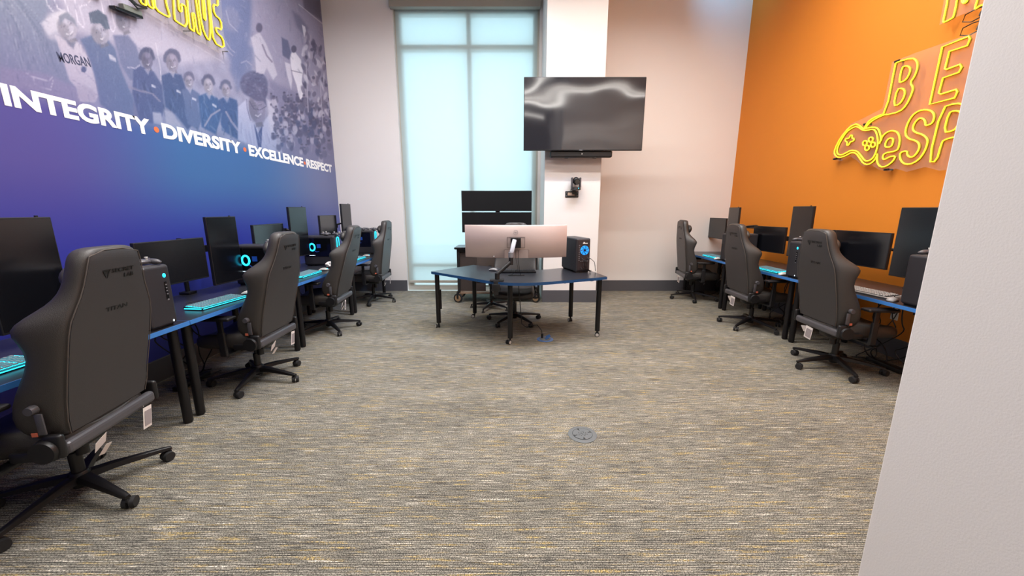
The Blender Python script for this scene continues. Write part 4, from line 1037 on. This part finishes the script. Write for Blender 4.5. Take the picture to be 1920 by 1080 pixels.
# ------------------------------------------------------------------ game controllers on the towers
def gamepad(label, x, y, z, rz):
    t = empty('game_controller', label, 'game controller', (x, y, z), rz, 'game controllers on the tower computers')
    m = MB(); m.ball((0, 0, 0.022), (0.062, 0.036, 0.018), 20); 
    for s in (-1, 1): m.ball((s * 0.055, -0.024, 0.020), (0.022, 0.042, 0.018), 16, (0.15, 0, s * 0.35)); m.ball((s * 0.048, 0.012, 0.024), (0.028, 0.028, 0.015), 14)
    m.build('shell', M_greyplastic, t)
    for s, yy_ in ((-1, 0.008), (1, -0.014)):
        m = MB(); m.cyl((s * (0.048 if s < 0 else 0.022), yy_, 0.034), (s * (0.048 if s < 0 else 0.022), yy_, 0.047), 0.006); m.lathe([(0.007, 0.046), (0.010, 0.048), (0.008, 0.052)], (s * (0.048 if s < 0 else 0.022), yy_, 0), 16); m.build('thumbstick', M_mouse, t)
    m = MB()
    for k in range(4): m.cyl((0.048 + 0.010 * math.cos(k * PI / 2), 0.010 + 0.010 * math.sin(k * PI / 2), 0.034), (0.048 + 0.010 * math.cos(k * PI / 2), 0.010 + 0.010 * math.sin(k * PI / 2), 0.042), 0.0042, n=10)
    m.build('face_buttons', M_chrome, t)
    m = MB(); m.box((-0.022, -0.014, 0.040), (0.022, 0.007, 0.005), 0.001); m.box((-0.022, -0.014, 0.040), (0.007, 0.022, 0.005), 0.001); m.build('direction_pad', M_black, t)
    return t
ZT = DH + TH + 0.001
gamepad('game controller on the tower beside the nearest left chair', -2.30, 2.355, ZT, 1.4)
gamepad('game controller on the tower left of the second gaming chair', -2.42, 3.86, ZT, 1.7)
gamepad('front controller of two on the third left tower', -2.37, 5.235, ZT, 1.3)
gamepad('rear controller of two on the third left tower', -2.53, 5.21, ZT, 1.8)
gamepad('front controller of two on the farthest left tower', -2.37, 6.60, ZT, 1.5)
gamepad('rear controller of two on the farthest left tower', -2.53, 6.61, ZT, 1.2)
gamepad('game controller on the tower against the near white wall', 3.22, 2.90, ZT, -1.4)
gamepad('front controller of two on the blue-button tower', 3.20, 4.23, ZT, -1.5)
gamepad('rear controller of two on the blue-button tower', 3.36, 4.22, ZT, -1.8)
gamepad('game controller on the grey tower behind the middle gaming chair', 3.22, 5.64, ZT, -1.6)
# crumpled tissue beside the third tower
m = MB(); b2 = bmesh.new(); bmesh.ops.create_icosphere(b2, subdivisions=3, radius=1); rr = random.Random(5)
for v in b2.verts: v.co *= 0.75 + 0.4 * rr.random()
m._new(b2, Matrix.Translation((-2.40, 5.01, DH + 0.037)) @ Matrix.Diagonal((0.06, 0.05, 0.040, 1)))
tag(m.build('crumpled_paper', M_paper), 'crumpled white paper on the desk before the third left tower', 'paper')

# ------------------------------------------------------------------ ultrawide curved monitor on the crescent table
um = empty('curved_monitor', 'silver-backed curved ultrawide monitor seen from behind on the crescent table', 'monitor', (0.045, 4.33, 1.12))
m = MB(); ztop, zbot = 0.193, -0.175; NSEG = 28; R_ = 1.8; rings = []
for k in range(NSEG + 1):
    a = -0.33 + 0.66 * k / NSEG; x = R_ * math.sin(a); y = R_ * (math.cos(a) - 1) * -1.0
    # centre nearest the camera, ends bend towards the sitter (+y)
    th = 0.016 + 0.010 * math.cos(a / 0.33 * PI / 2)
    rings.append([(x, y - th, zbot + 0.01), (x, y - th, ztop - 0.01), (x, y - th + 0.008, ztop), (x, y + 0.012, ztop), (x, y + 0.012, zbot), (x, y - th + 0.008, zbot)])
m.loft(rings); shell = m.build('back_shell', M_silver, um)
m = MB(); rings = []
for k in range(NSEG + 1):
    a = -0.325 + 0.65 * k / NSEG; x = R_ * math.sin(a); y = R_ * (1 - math.cos(a))
    rings.append([(x, y + 0.0125, zbot + 0.01), (x, y + 0.0125, ztop - 0.008), (x, y + 0.014, ztop - 0.008), (x, y + 0.014, zbot + 0.01)])
m.loft(rings); m.build('screen', M_screen, um)
m = MB(); yq = -0.0275
for (x0, x1, z0, z1) in ((-0.10, 0.10, 0.058, 0.062), (-0.10, 0.10, -0.058, -0.054), (-0.10, -0.097, -0.058, 0.062), (0.097, 0.10, -0.058, 0.062)): m.box(((x0 + x1) / 2, yq, (z0 + z1) / 2), (x1 - x0, 0.004, z1 - z0))
m.build('mount_frame', M_silver2, um)
m = MB(); m.box((0.005, yq, -0.128), (0.27, 0.004, 0.09), 0.001); m.build('port_recess', mat('silver_port_cover', (172, 154, 148), 0.4, metal=0.3), um)
m = MB(); m.box((0.005, yq, -0.0815), (0.274, 0.0045, 0.003)); m.box((-0.131, yq, -0.128), (0.003, 0.0045, 0.09)); m.box((0.141, yq, -0.128), (0.003, 0.0045, 0.09)); m.build('recess_outline', M_silver2, um)
m = MB(); pts = [(-0.003 + 0.024 * math.cos(2 * PI * k / 32), yq, 0.115 + 0.024 * math.sin(2 * PI * k / 32)) for k in range(32)]; m.tube(pts, 0.0012, closed=True, n=6); m.build('logo_ring', M_alu, um)
text_mesh('logo_lettering', 'DELL', 0.02, M_alu, um, Matrix.Translation((-0.003, yq - 0.001, 0.109)) @ Matrix.Rotation(PI / 2, 4, 'X'), width=0.034, cap=0.011, align='CENTER', depth=0.001)
m = MB(); m.box((-0.25, yq + 0.004, -0.155), (0.012, 0.004, 0.012), 0.002); m.build('small_emblem', M_white, um)
# heavy desk-clamped arm
ma = empty('monitor_stand', 'black and silver clamp arm holding the curved monitor on the crescent table', 'monitor arm', (-0.158, 4.03, DH), 0)
m = MB(); m.box((-0.005, 0.0, 0.008), (0.15, 0.10, 0.016), 0.004); m.box((-0.01, -0.10, -0.06), (0.05, 0.012, 0.15), 0.003); m.box((-0.01, -0.055, -0.085), (0.10, 0.10, 0.012), 0.003); m.cyl((-0.01, -0.06, -0.085), (-0.01, -0.06, -0.05), 0.012); m.box((-0.01, -0.11, -0.05), (0.09, 0.008, 0.07), 0.003)
m.build('clamp', M_black, ma)
m = MB(); m.cyl((0, 0, 0.01), (0, 0, 0.085), 0.026, n=24); m.tube([(0, 0, 0.07), (0.02, 0.005, 0.09), (0.13, 0.045, 0.185), (0.147, 0.05, 0.20)], 0.021, n=14); m.cyl((0.147, 0.052, 0.165), (0.147, 0.052, 0.255), 0.024, n=24); m.build('lower_arm', M_black, ma)
m = MB(); m.cyl((0.147, 0.055, 0.245), (0.147, 0.055, 0.30), 0.029, n=24); m.box((0.168, 0.125, 0.352), (0.050, 0.05, 0.175), 0.012, rot=(-0.62, 0.25, 0)); m.build('upper_arm', M_alu, ma)
m = MB(); m.box((0.20, 0.245, 0.385), (0.115, 0.045, 0.115), 0.006); m.box((0.19, 0.215, 0.43), (0.07, 0.04, 0.03), 0.004); m.build('mount_head', M_black, ma)
m = MB()
m.tube([(0.235, 0.25, 0.30), (0.225, 0.22, 0.20), (0.24, 0.24, 0.10), (0.255, 0.30, 0.012)], 0.003, n=6); m.tube([(0.20, 0.25, 0.30), (0.20, 0.22, 0.22), (0.225, 0.22, 0.10), (0.16, 0.24, 0.03), (0.13, 0.3, 0.012)], 0.003, n=6)
m.build('cable', M_cable, ma)
# dark low keyboard beyond the monitor
kb = empty('keyboard', 'long black keyboard on the crescent table beyond the monitor cables', 'keyboard', (0.075, 4.60, DH), 0.02)
m = MB(); m.box((0, 0, 0.012), (0.43, 0.12, 0.022), 0.006); m.build('keyboard_body', M_black, kb)
m = MB()
for r in range(5):
    for q in range(18): m.box((-0.195 + q * 0.0229, 0.044 - r * 0.022, 0.026), (0.019, 0.018, 0.006))
m.build('keycaps', M_black, kb)
# cable under the crescent table going to the floor outlet
m = MB(); m.tube([(0.07, 4.50, 0.70), (0.10, 4.5, 0.35), (0.12, 4.46, 0.12), (0.18, 4.40, 0.10), (0.24, 4.38, 0.13), (0.30, 4.33, 0.15), (0.345, 4.28, 0.10), (0.352, 4.262, 0.05)], 0.005, n=8)
m.cyl((0.352, 4.262, 0.015), (0.352, 4.262, 0.065), 0.013); pcd = m.build('power_cord', M_cable, ct); pcd.matrix_parent_inverse = Matrix.Translation((-0.05, -4.55, 0))
m = MB(); m.tube([(0.45, 4.28, 0.69), (0.6, 4.25, 0.665), (0.7, 4.3, 0.69)], 0.003, n=6); m.tube([(0.85, 4.32, 0.69), (0.92, 4.35, 0.672), (1.0, 4.36, 0.69)], 0.003, n=6)
m.build('loose_wiring', M_cable).parent = ct
for k in ct.children:
    if k.name.startswith('loose_wiring'): k.matrix_parent_inverse = Matrix.Translation((-0.05, -4.55, 0))

# floor boxes
def floor_box(label, x, y, blue=False):
    t = empty('floor_outlet', label, 'floor outlet', (x, y, 0)); R_ = 0.096
    m = MB(); m.lathe([(R_, 0.0), (R_, 0.003), (R_ * 0.72, 0.007), (R_ * 0.70, 0.0065), (R_ * 0.69, 0.005)], n=48); m.build('ring', M_fbox if not blue else M_fboxblue, t)
    m = MB(); m.cyl((0, 0, 0.002), (0, 0, 0.0075), R_ * 0.675, n=48); m.build('cover', M_fbox, t)
    if not blue:
        m = MB()
        m.tube([(R_ * 0.68 * math.cos(k * PI / 20), R_ * 0.68 * math.sin(k * PI / 20), 0.0076) for k in range(40)], 0.0009, closed=True, n=5)
        for A in (0.35, 1.95, 3.5, 4.75):
            c, s = math.cos(A) * 0.05, math.sin(A) * 0.05
            m.box((c, s, 0.0078), (0.020, 0.005, 0.0012), rot=(0, 0, A)); m.box((c * 1.18, s * 1.18, 0.0078), (0.005, 0.016, 0.0012), rot=(0, 0, A))
        for q in range(14):
            a = q * 2.4; m.cyl((0.006 * q ** 0.5 * math.cos(a) * 1.4, 0.006 * q ** 0.5 * math.sin(a) * 1.4, 0.0072), (0.006 * q ** 0.5 * math.cos(a) * 1.4, 0.006 * q ** 0.5 * math.sin(a) * 1.4, 0.0082), 0.0032, n=8)
        m.build('slots', M_black, t)
    else:
        m = MB(); m.box((0.04, 0.03, 0.028), (0.05, 0.035, 0.006), 0.002, rot=(0.5, -0.35, 0.2)); m.box((0.02, -0.005, 0.016), (0.045, 0.035, 0.012), 0.003, rot=(0, -0.4, 0.3)); m.build('flip_lid', M_fboxblue, t)
floor_box('round grey floor outlet flush in the open carpet', 0.473, 2.32)
floor_box('round bluish floor outlet with raised lid beside the crescent table leg', 0.385, 4.25, True)

# ------------------------------------------------------------------ television, soundbar, camera on the pillar
tv = empty('television', 'large wall-mounted television overhanging the white pillar', 'television', (1.03, 5.87, 2.818))
m = MB(); m.box((0, 0.0, 0), (1.725, 0.03, 0.985), 0.006); m.box((0, 0.03, -0.03), (1.2, 0.04, 0.6), 0.015); m.build('housing', M_bezel, tv)
m = MB(); m.box((0, -0.0158, 0.004), (1.709, 0.001, 0.965)); m.build('screen', M_tv, tv)
m = MB(); m.box((-0.1, 0.10, 0), (0.5, 0.1, 0.4), 0.01); m.box((-0.1, 0.19, 0), (0.6, 0.05, 0.5), 0.004); m.build('wall_bracket', M_black, tv)
m = MB(); m.box((-0.03, -0.0172, -0.487), (0.05, 0.001, 0.008)); m.build('logo', M_alu, tv)
sbx = empty('soundbar', 'slim black soundbar mounted under the television', 'soundbar', (1.018, 5.945, 2.285))
m = MB(); m.box((0, 0, 0), (0.915, 0.10, 0.092), 0.02, seg=4); m.build('body', M_black, sbx)
m = MB()
for s in (-1, 1):
    m.box((s * 0.21, 0.052, 0.03), (0.06, 0.06, 0.12), 0.004); m.box((s * 0.21, 0.0, -0.048), (0.05, 0.104, 0.006), 0.002)
m.box((0, 0.1, 0.0), (0.30, 0.075, 0.03), 0.003)
m.build('bracket', M_blkmetal, sbx)
m = MB(); m.box((0.01, -0.051, 0.002), (0.014, 0.002, 0.018)); m.build('logo', M_white, sbx)
pc = empty('conference_camera', 'small black pan-tilt camera on a bracket on the white pillar', 'camera', (0.935, 6.0, 1.72))
m = MB(); m.box((0.0 - 0.01, 0.083, -0.005), (0.205, 0.008, 0.095), 0.003); m.box((0.02, 0.0, 0.055), (0.13, 0.15, 0.006), 0.002); m.box((0.02, 0.07, 0.025), (0.05, 0.02, 0.06), 0.003); m.build('bracket', M_black, pc)
m = MB()
for s in (-1, 1):
    for z in (-0.028, 0.018): m.cyl((s * 0.083 - 0.01, 0.079, z), (s * 0.083 - 0.01, 0.075, z), 0.006, n=12)
m.build('bolt', M_alu, pc)
m = MB(); m.box((-0.022, 0.077, 0.0), (0.105, 0.004, 0.045), 0.001); m.build('label_plate', mat('tan_plate', (196, 170, 150), 0.5), pc)
m = MB(); m.cyl((0.035, 0.0, 0.058), (0.035, 0.0, 0.095), 0.078, 0.072, n=32); m.build('base', M_black, pc)
m = MB()
for s in (-1, 1): m.box((0.035 + s * 0.062, 0.0, 0.165), (0.026, 0.07, 0.15), 0.010, seg=3)
m.build('yoke', M_greyplastic, pc)
m = MB(); m.ball((0.035, 0.005, 0.19), (0.052, 0.055, 0.058), 24); m.cyl((0.040, -0.03, 0.182), (0.043, -0.085, 0.170), 0.040, 0.042, n=28); hd = m.build('camera_head', M_black, pc)
m = MB(); m.cyl((0.043, -0.084, 0.170), (0.0431, -0.088, 0.1695), 0.034, n=28); m.build('lens', M_lens, hd)
m = MB(); m.ball((0.068, -0.070, 0.078), (0.006, 0.004, 0.006), 10); m.build('status_light', M_cyan, pc)

# ------------------------------------------------------------------ monitor cart by the window
ca_ = empty('monitor_cart', 'black wheeled cart carrying two stacked monitors before the window', 'cart', (-0.235, 6.28, 0))
def cp(m, n, mt, par=ca_): return m.build(n, mt, par)
m = MB()
for sx in (-0.62, 0.62):
    for sy in (-0.21, 0.21): m.box((sx, sy, 0.53), (0.045, 0.045, 0.72), 0.006)
m.box((0, -0.225, 0.85), (1.24, 0.02, 0.04), 0.003); m.box((0, 0.225, 0.85), (1.24, 0.02, 0.04), 0.003)
cp(m, 'frame', M_black)
m = MB(); m.box((0, 0, 0.887), (1.36, 0.52, 0.022), 0.008, seg=3); cp(m, 'top_shelf', mat('dark_grey_shelf', (66, 72, 80), 0.3))
m = MB(); m.box((0, -0.262, 0.885), (1.34, 0.012, 0.034), 0.005); m.box((0, -0.24, 0.835), (1.22, 0.004, 0.012)); cp(m, 'shelf_trim', M_blackgl)
m = MB(); m.box((0, 0, 0.165), (1.24, 0.44, 0.018), 0.004); m.box((0, -0.222, 0.155), (1.24, 0.006, 0.012)); m.box((0, -0.222, 0.19), (1.24, 0.006, 0.010)); cp(m, 'bottom_shelf', mat('tan_metal_shelf', (150, 122, 100), 0.4, metal=0.4))
m = MB(); m.box((-0.40, -0.20, 0.51), (0.42, 0.015, 0.64), 0.003); m.box((0.30, -0.16, 0.51), (0.6, 0.015, 0.6), 0.003); m.box((-0.60, 0, 0.51), (0.015, 0.38, 0.64), 0.003); m.box((0.60, 0, 0.51), (0.015, 0.38, 0.64), 0.003); cp(m, 'panel', M_wood)
for sx in (-0.64, 0.62):
    for sy in (-0.20, 0.20):
        m = MB(); px, py = sx, sy
        m.cyl((px - 0.014, py - 0.02, 0.075), (px + 0.014, py - 0.02, 0.075), 0.075, n=32)
        wh = cp(m, 'wheel', M_tyre)
        wh.location = (px, py - 0.02, 0.075); wh.data.transform(Matrix.Translation((-px, -(py - 0.02), -0.075))); wh.rotation_euler = (0, 0, math.radians(70 if sx < 0 else 60))
        m = MB(); m.cyl((-0.0165, 0, 0), (0.0165, 0, 0), 0.052, n=28); m.build('hub', M_brass, wh)
        m = MB(); m.cyl((-0.02, 0, 0), (0.02, 0, 0), 0.012, n=16); m.box((0.020, 0, 0.05), (0.003, 0.035, 0.11), 0.001); m.box((-0.020, 0, 0.05), (0.003, 0.035, 0.11), 0.001); m.build('fork', M_black, wh)
m = MB(); m.box((0.0, 0.12, 1.33), (0.07, 0.05, 0.90), 0.006); m.box((0, 0.12, 0.905), (0.3, 0.2, 0.012), 0.003); m.box((0, 0.06, 1.62), (0.12, 0.1, 0.10), 0.004); m.box((0, 0.06, 1.30), (0.12, 0.1, 0.10), 0.004); m.box((0.0, 0.0, 1.462), (0.05, 0.02, 0.05)); cp(m, 'pole', M_black)
for zc_, lab in ((1.618, 'upper black ultrawide screen above the cart, against the window'), (1.284, 'lower black ultrawide screen on the cart, behind the silver monitor')):
    t = empty('ultrawide_monitor', lab, 'monitor', (-0.243, 6.24, zc_), 0, 'stacked cart monitors')
    m = MB(); rings = []
    for k in range(17):
        a = -0.2 + 0.4 * k / 16; x = 0.555 * (k - 8) / 8; y = -0.06 * (1 - math.cos((k - 8) / 8 * PI / 2)) * 0.6
        rings.append([(x, y - 0.012, -0.158), (x, y - 0.012, 0.158), (x, y + 0.02, 0.158), (x, y + 0.02, -0.158)])
    m.loft(rings, smooth=True); m.build('housing', M_bezel, t)
    m = MB(); rings = []
    for k in range(17):
        x = 0.547 * (k - 8) / 8; y = -0.06 * (1 - math.cos((k - 8) / 8 * PI / 2)) * 0.6
        rings.append([(x, y - 0.0135, -0.150), (x, y - 0.0135, 0.150), (x, y - 0.012, 0.150), (x, y - 0.012, -0.150)])
    m.loft(rings); m.build('screen', M_matte, t)

# ------------------------------------------------------------------ neon signs (outlines stand on flat acrylic sheets just off the walls)
def conv(pts, o, s): return [(o[0] + p[0] / s, o[1] + p[1] / s) for p in pts]
def smooth_pts(pts, closed, it=2):
    for _ in range(it):
        out = []; n = len(pts)
        rng = range(n) if closed else range(n - 1)
        if not closed: out.append(pts[0])
        for i in rng:
            a, b_ = pts[i], pts[(i + 1) % n]
            out.append(tuple(a[k] * 0.75 + b_[k] * 0.25 for k in range(len(a)))); out.append(tuple(a[k] * 0.25 + b_[k] * 0.75 for k in range(len(a))))
        if not closed: out.append(pts[-1])
        pts = out
    return pts
def neon(parent, loops, xw, name='neon_tube'):
    s = 1 if xw < 0 else -1     # direction from wall into the room
    for pts, closed, it in loops:
        P3 = [on_x(u, v, xw) for u, v in smooth_pts(pts, closed, it)]
        m = MB(); m.tube([p + Vector((s * 0.006, 0, 0)) for p in P3], 0.0062, closed, n=8); tb = m.build(name, M_neon, parent)
        m = MB(); m.tube([p - Vector((s * 0.006, 0, 0)) for p in P3], 0.0080, closed, n=6); m.build('tube_channel', M_neonb, tb)
def sheet(parent, pts, xw, th=0.005):
    P3 = [on_x(u, v, xw) for u, v in pts]
    m = MB(); m.prism([(p.y, p.z) for p in P3], 'x', xw - th / 2, xw + th / 2); return m.build('acrylic_sheet', M_acrylic, parent)
XNL = -3.03
nl = D.objects.new('neon_sign', None); COL.objects.link(nl); tag(nl, 'yellow outlined neon lettering at the top of the mural', 'neon sign')
O1, S1 = (250, 0), 10.667
L1_ = [([(150, -500), (120, -60), (140, 60), (240, 110), (250, 80), (230, -60), (235, -500)], False, 1),
       ([(262, -500), (255, -60), (285, 110), (405, 190), (375, 60), (365, -60), (370, -500)], False, 1),
       ([(432, -500), (412, -40), (430, 190), (680, 340), (722, 320), (700, 240), (655, 100), (640, -40), (650, -500)], False, 1),
       ([(780, -500), (795, -40), (815, 380), (850, 430), (1080, 565), (1035, 150), (1015, 110), (945, 75), (965, 215), (935, 238), (900, 190), (885, -40), (890, -500)], False, 1),
       ([(1040, -500), (1062, -40), (1120, 560), (1150, 590), (1218, 640), (1165, 285), (1190, 255), (1218, 300), (1262, 650), (1350, 715), (1300, 400), (1235, -40), (1210, -500)], False, 1),
       ([(1270, -500), (1285, -40), (1360, 520), (1460, 770), (1525, 815), (1540, 500), (1478, -40), (1470, -500)], False, 1),
       ([(1360, -500), (1370, -40), (1400, 360), (1440, 420), (1430, 200), (1400, -40), (1395, -500)], False, 1),
       ([(1480, -500), (1510, -40), (1560, 500), (1600, 850), (1815, 975), (1785, 760), (1665, 665), (1640, 560), (1670, 555), (1762, 608), (1745, 400), (1610, 290), (1588, 75), (1690, 130), (1680, -40), (1700, -500)], False, 1)]
neon(nl, [(conv(p, O1, S1), c, it) for p, c, it in L1_], XNL)
sheet(nl, conv([(90, -520), (90, 120), (240, 220), (640, 480), (760, 470), (850, 580), (980, 650), (1200, 780), (1310, 840), (1370, 840), (1510, 940), (1700, 1060), (1830, 1040), (1840, 900), (1790, 500), (1750, 0), (1740, -520)], O1, S1), XNL - 0.012)
m = MB()
for u, v in ((417, 96.5), (344, 58), (265, 12)):
    p = on_x(u, v, XL); m.cyl((XL, p.y, p.z), (XNL - 0.008, p.y, p.z), 0.007, n=12)
m.build('standoff', M_alu, nl)
# power adapter box with cables beside the left sign
pa = on_x(238, 14, XL + 0.03)
ad = empty('power_adapter', 'grey power box with tangled black cables left of the yellow neon', 'power adapter', tuple(pa))
m = MB(); m.box((0.0, 0.03, -0.005), (0.045, 0.16, 0.045), 0.008, rot=(0.12, 0, 0)); m.build('box', mat('grey_green_box', (120, 124, 116), 0.3), ad)
m = MB(); m.box((0.0, -0.01, -0.04), (0.05, 0.24, 0.022), 0.006, rot=(0.12, 0, 0)); m.build('lower_tray', M_blackgl, ad)
m = MB(); rr = random.Random(2)
for q in range(5): m.tube([(0.03, -0.15 + rr.uniform(-.05, .05), 0.03 + q * 0.01), (0.05, -0.05, 0.05 + rr.uniform(-.02, .03)), (0.04, 0.05, 0.03 + rr.uniform(-.02, .03)), (0.03, 0.15, 0.06), (0.02, 0.10, 0.16)], 0.006, n=6)
m.build('cables', M_cable, ad)
m = MB(); m.box((-0.01, -0.24, 0.01), (0.03, 0.10, 0.09), 0.004); m.build('plug_plate', M_white, ad)

XNR = 3.83
O2, S2 = (1560, 170), 6.75; O3, S3 = (1660, 60), 5.684; O4, S4 = (1740, 0), 13.714; O6, S6 = (1620, 180), 7.2
n1 = D.objects.new('neon_sign', None); COL.objects.link(n1); tag(n1, 'yellow neon game controller with BE eSP lettering on the orange wall', 'neon sign')
def circ(cx, cy, rx, ry): return [(cx + rx * math.cos(2 * PI * k / 12) + 4 * math.sin(2 * PI * k / 12) * -1, cy + ry * math.sin(2 * PI * k / 12)) for k in range(12)]
blink = conv([(415, 480), (450, 410), (490, 370), (560, 330), (690, 280)], O2, S2) + conv([(110, 345), (130, 320), (290, 275), (340, 305), (352, 370), (320, 470), (268, 540), (302, 590), (290, 650), (230, 780), (160, 850), (10, 885)], O3, S3) + conv([(700, 292), (570, 348), (500, 392), (460, 430), (425, 482)], O2, S2)
R1_ = [(conv([(290, 455), (190, 520), (120, 630), (75, 720), (65, 790), (110, 820), (180, 790), (240, 755), (320, 760), (370, 820), (420, 890), (470, 890), (530, 850), (570, 760), (590, 650), (570, 530), (530, 482), (450, 505), (390, 500), (340, 460)], O2, S2), True, 1),
       (conv([(310, 422), (230, 455), (110, 600), (40, 740), (35, 810), (90, 852), (180, 825), (250, 782), (310, 790), (360, 860), (400, 920), (460, 940), (530, 900), (578, 820)], O2, S2), False, 1),
       (conv([(310, 422), (360, 445), (400, 483), (450, 475), (530, 458), (590, 478), (620, 560), (625, 620), (605, 672)], O2, S2), False, 1),
       (conv([(240, 562), (262, 565), (258, 600), (285, 608), (278, 640), (240, 645), (215, 692), (190, 690), (200, 650), (172, 636), (182, 605), (222, 605)], O2, S2), True, 1),
       (conv(circ(497, 620, 28, 32), O2, S2), True, 1), (conv(circ(423, 665, 28, 32), O2, S2), True, 1), (conv(circ(525, 685, 28, 32), O2, S2), True, 1), (conv(circ(450, 725, 28, 32), O2, S2), True, 1),
       (blink, False, 1),
       (conv([(150, 535), (182, 375), (230, 358), (270, 380), (268, 430), (230, 505), (180, 535)], O3, S3), True, 1),
       (conv([(92, 785), (130, 608), (190, 598), (218, 640), (195, 715), (150, 775)], O3, S3), True, 1),
       (conv([(478, 772), (612, 160), (895, 45), (908, 75), (880, 145), (688, 208), (640, 393), (660, 398), (802, 345), (818, 378), (790, 430), (620, 490), (575, 652), (600, 662), (762, 612), (772, 640), (745, 702)], O3, S3), True, 0),
       (conv([(235, 605), (250, 550), (310, 490), (390, 463), (462, 490), (492, 570), (480, 680), (450, 742), (280, 770), (252, 835), (280, 862), (350, 820), (435, 808), (400, 880), (310, 950), (230, 962), (180, 900), (185, 780)], O6, S6), False, 1),
       (conv([(288, 692), (300, 620), (345, 568), (400, 572), (398, 630), (370, 690)], O6, S6), True, 1),
       (conv([(832, 402), (835, 345), (800, 300), (750, 300), (690, 360), (660, 440), (690, 490), (800, 520), (865, 580), (862, 650), (820, 760), (740, 870), (620, 928), (530, 910), (488, 840), (495, 760), (590, 738), (588, 800), (640, 832), (700, 800), (755, 710), (750, 640), (700, 600), (610, 580), (560, 520), (580, 400), (650, 270), (740, 200), (840, 183), (920, 200), (958, 260), (940, 350), (900, 385)], O6, S6), True, 1),
       (conv([(875, 892), (1058, 155), (1250, 95), (1370, 118), (1430, 200), (1400, 430), (1290, 540), (1082, 590), (1050, 650), (985, 885)], O6, S6), True, 1),
       (conv([(1083, 492), (1150, 228), (1230, 196), (1312, 210), (1312, 280), (1262, 430), (1195, 475)], O6, S6), True, 1)]
neon(n1, R1_, XNR)
sheet(n1, [(1673, 116), (1720, 98), (1846, 54), (1890, 38), (1875, 160), (1850, 300), (1790, 316), (1762, 320), (1735, 313), (1700, 322), (1680, 316), (1665, 322), (1648, 318), (1636, 310), (1618, 312), (1606, 300), (1592, 292), (1578, 302), (1564, 300), (1562, 286), (1580, 250), (1596, 232), (1612, 225), (1630, 216), (1655, 203), (1662, 170)], XNR + 0.012)
m = MB()
for u, v in ((1681, 115), (1622, 233), (1565, 298), (1661, 318)):
    p = on_x(u, v, XNR); m.cyl((XNR - 0.01, p.y, p.z), (XR, p.y, p.z), 0.008, n=12); m.box((XNR + 0.005, p.y, p.z), (0.014, 0.05, 0.02), 0.002)
m.build('standoff', M_black, n1)
n2 = D.objects.new('neon_sign', None); COL.objects.link(n2); tag(n2, 'yellow neon letter M at the upper right on the orange wall', 'neon sign')
R2_ = [(conv([(530, -500), (530, -40), (410, 520), (405, 560), (440, 575), (640, 465), (665, 440), (720, 230), (765, -40), (860, -120)], O4, S4), False, 1),
       (conv([(765, -40), (880, -60), (905, 90), (1010, 62), (1030, -30)], O4, S4), False, 1), (conv([(940, -20), (950, 60), (985, 50), (990, -20)], O4, S4), False, 0),
       (conv([(1300, -120), (1290, -20), (1215, 225), (1250, 225), (1340, 150), (1520, 92), (1560, -20), (1590, -500)], O4, S4), False, 1)]
neon(n2, R2_, XNR)
sheet(n2, conv([(420, -520), (420, -40), (300, 640), (860, 380), (1560, 140), (1640, -40), (1660, -520)], O4, S4), XNR + 0.012)
def black_adapter(label, u, v):
    p = on_x(u, v, XR - 0.04); t = empty('power_adapter', label, 'power adapter', tuple(p), 0, 'black adapters beside the right neon signs')
    m = MB(); m.box((0.012, -0.03, 0), (0.045, 0.08, 0.045), 0.010, rot=(0.3, 0, 0)); m.build('box', M_greyplastic, t)
    m = MB(); m.tube([(0.0, 0.0, -0.02), (0.0, 0.06, -0.03), (0.0, 0.13, 0.0), (0.0, 0.12, 0.05), (0.0, 0.05, 0.06), (0.0, -0.04, 0.05)], 0.0045, n=6); m.build('cable', M_cable, t)
black_adapter('black adapter with looped cable below the neon M', 1839, 27)
black_adapter('lower black adapter with looped cable above the neon E', 1834, 53)

# ------------------------------------------------------------------ wall outlet and cables under the desks
o = empty('wall_outlet', 'white outlet plate low on the orange wall under the near desk', 'outlet', (XR, 3.76, 0.44))
m = MB(); m.box((-0.004, 0, 0), (0.008, 0.075, 0.118), 0.002); m.build('plate', M_white, o)
m = MB(); m.box((-0.02, 0.01, 0.02), (0.03, 0.04, 0.03), 0.004); m.build('plug', M_black, o)
def cable_mess(label, x, ya, yb_, seed, n=5):
    rr = random.Random(seed); m = MB()
    for q in range(n):
        y0 = rr.uniform(ya, yb_); pts = [(x + rr.uniform(-.05, .05), y0, DH - 0.08)]
        for k in range(6): pts.append((x + rr.uniform(-.12, .12), y0 + (yb_ - y0) * k / 6 * rr.uniform(.4, 1) + rr.uniform(-.08, .08), max(0.012, 0.5 - 0.12 * k + rr.uniform(-.05, .05))))
        m.tube(smooth_pts([tuple(p) for p in pts], False, 2), 0.005, n=6)
    m.box((x, (ya + yb_) / 2, 0.024), (0.06, 0.34, 0.04), 0.006)
    return tag(m.build('cable_bundle', M_cable), label, 'cables', 'cable bundles under the desks')
cable_mess('black cables and power strip under the near orange side desk', 3.58, 3.15, 3.75, 1, 7)
cable_mess('black cables and power strip under the middle orange side desk', 3.60, 4.5, 5.2, 2)
cable_mess('black cables and power strip under the far corner desk, orange side', 3.60, 5.9, 6.6, 3)
cable_mess('black cables and power strip under the second desk on the left', -2.78, 2.8, 3.4, 4)
cable_mess('black cables and power strip under the third desk on the left', -2.78, 4.2, 4.9, 5)
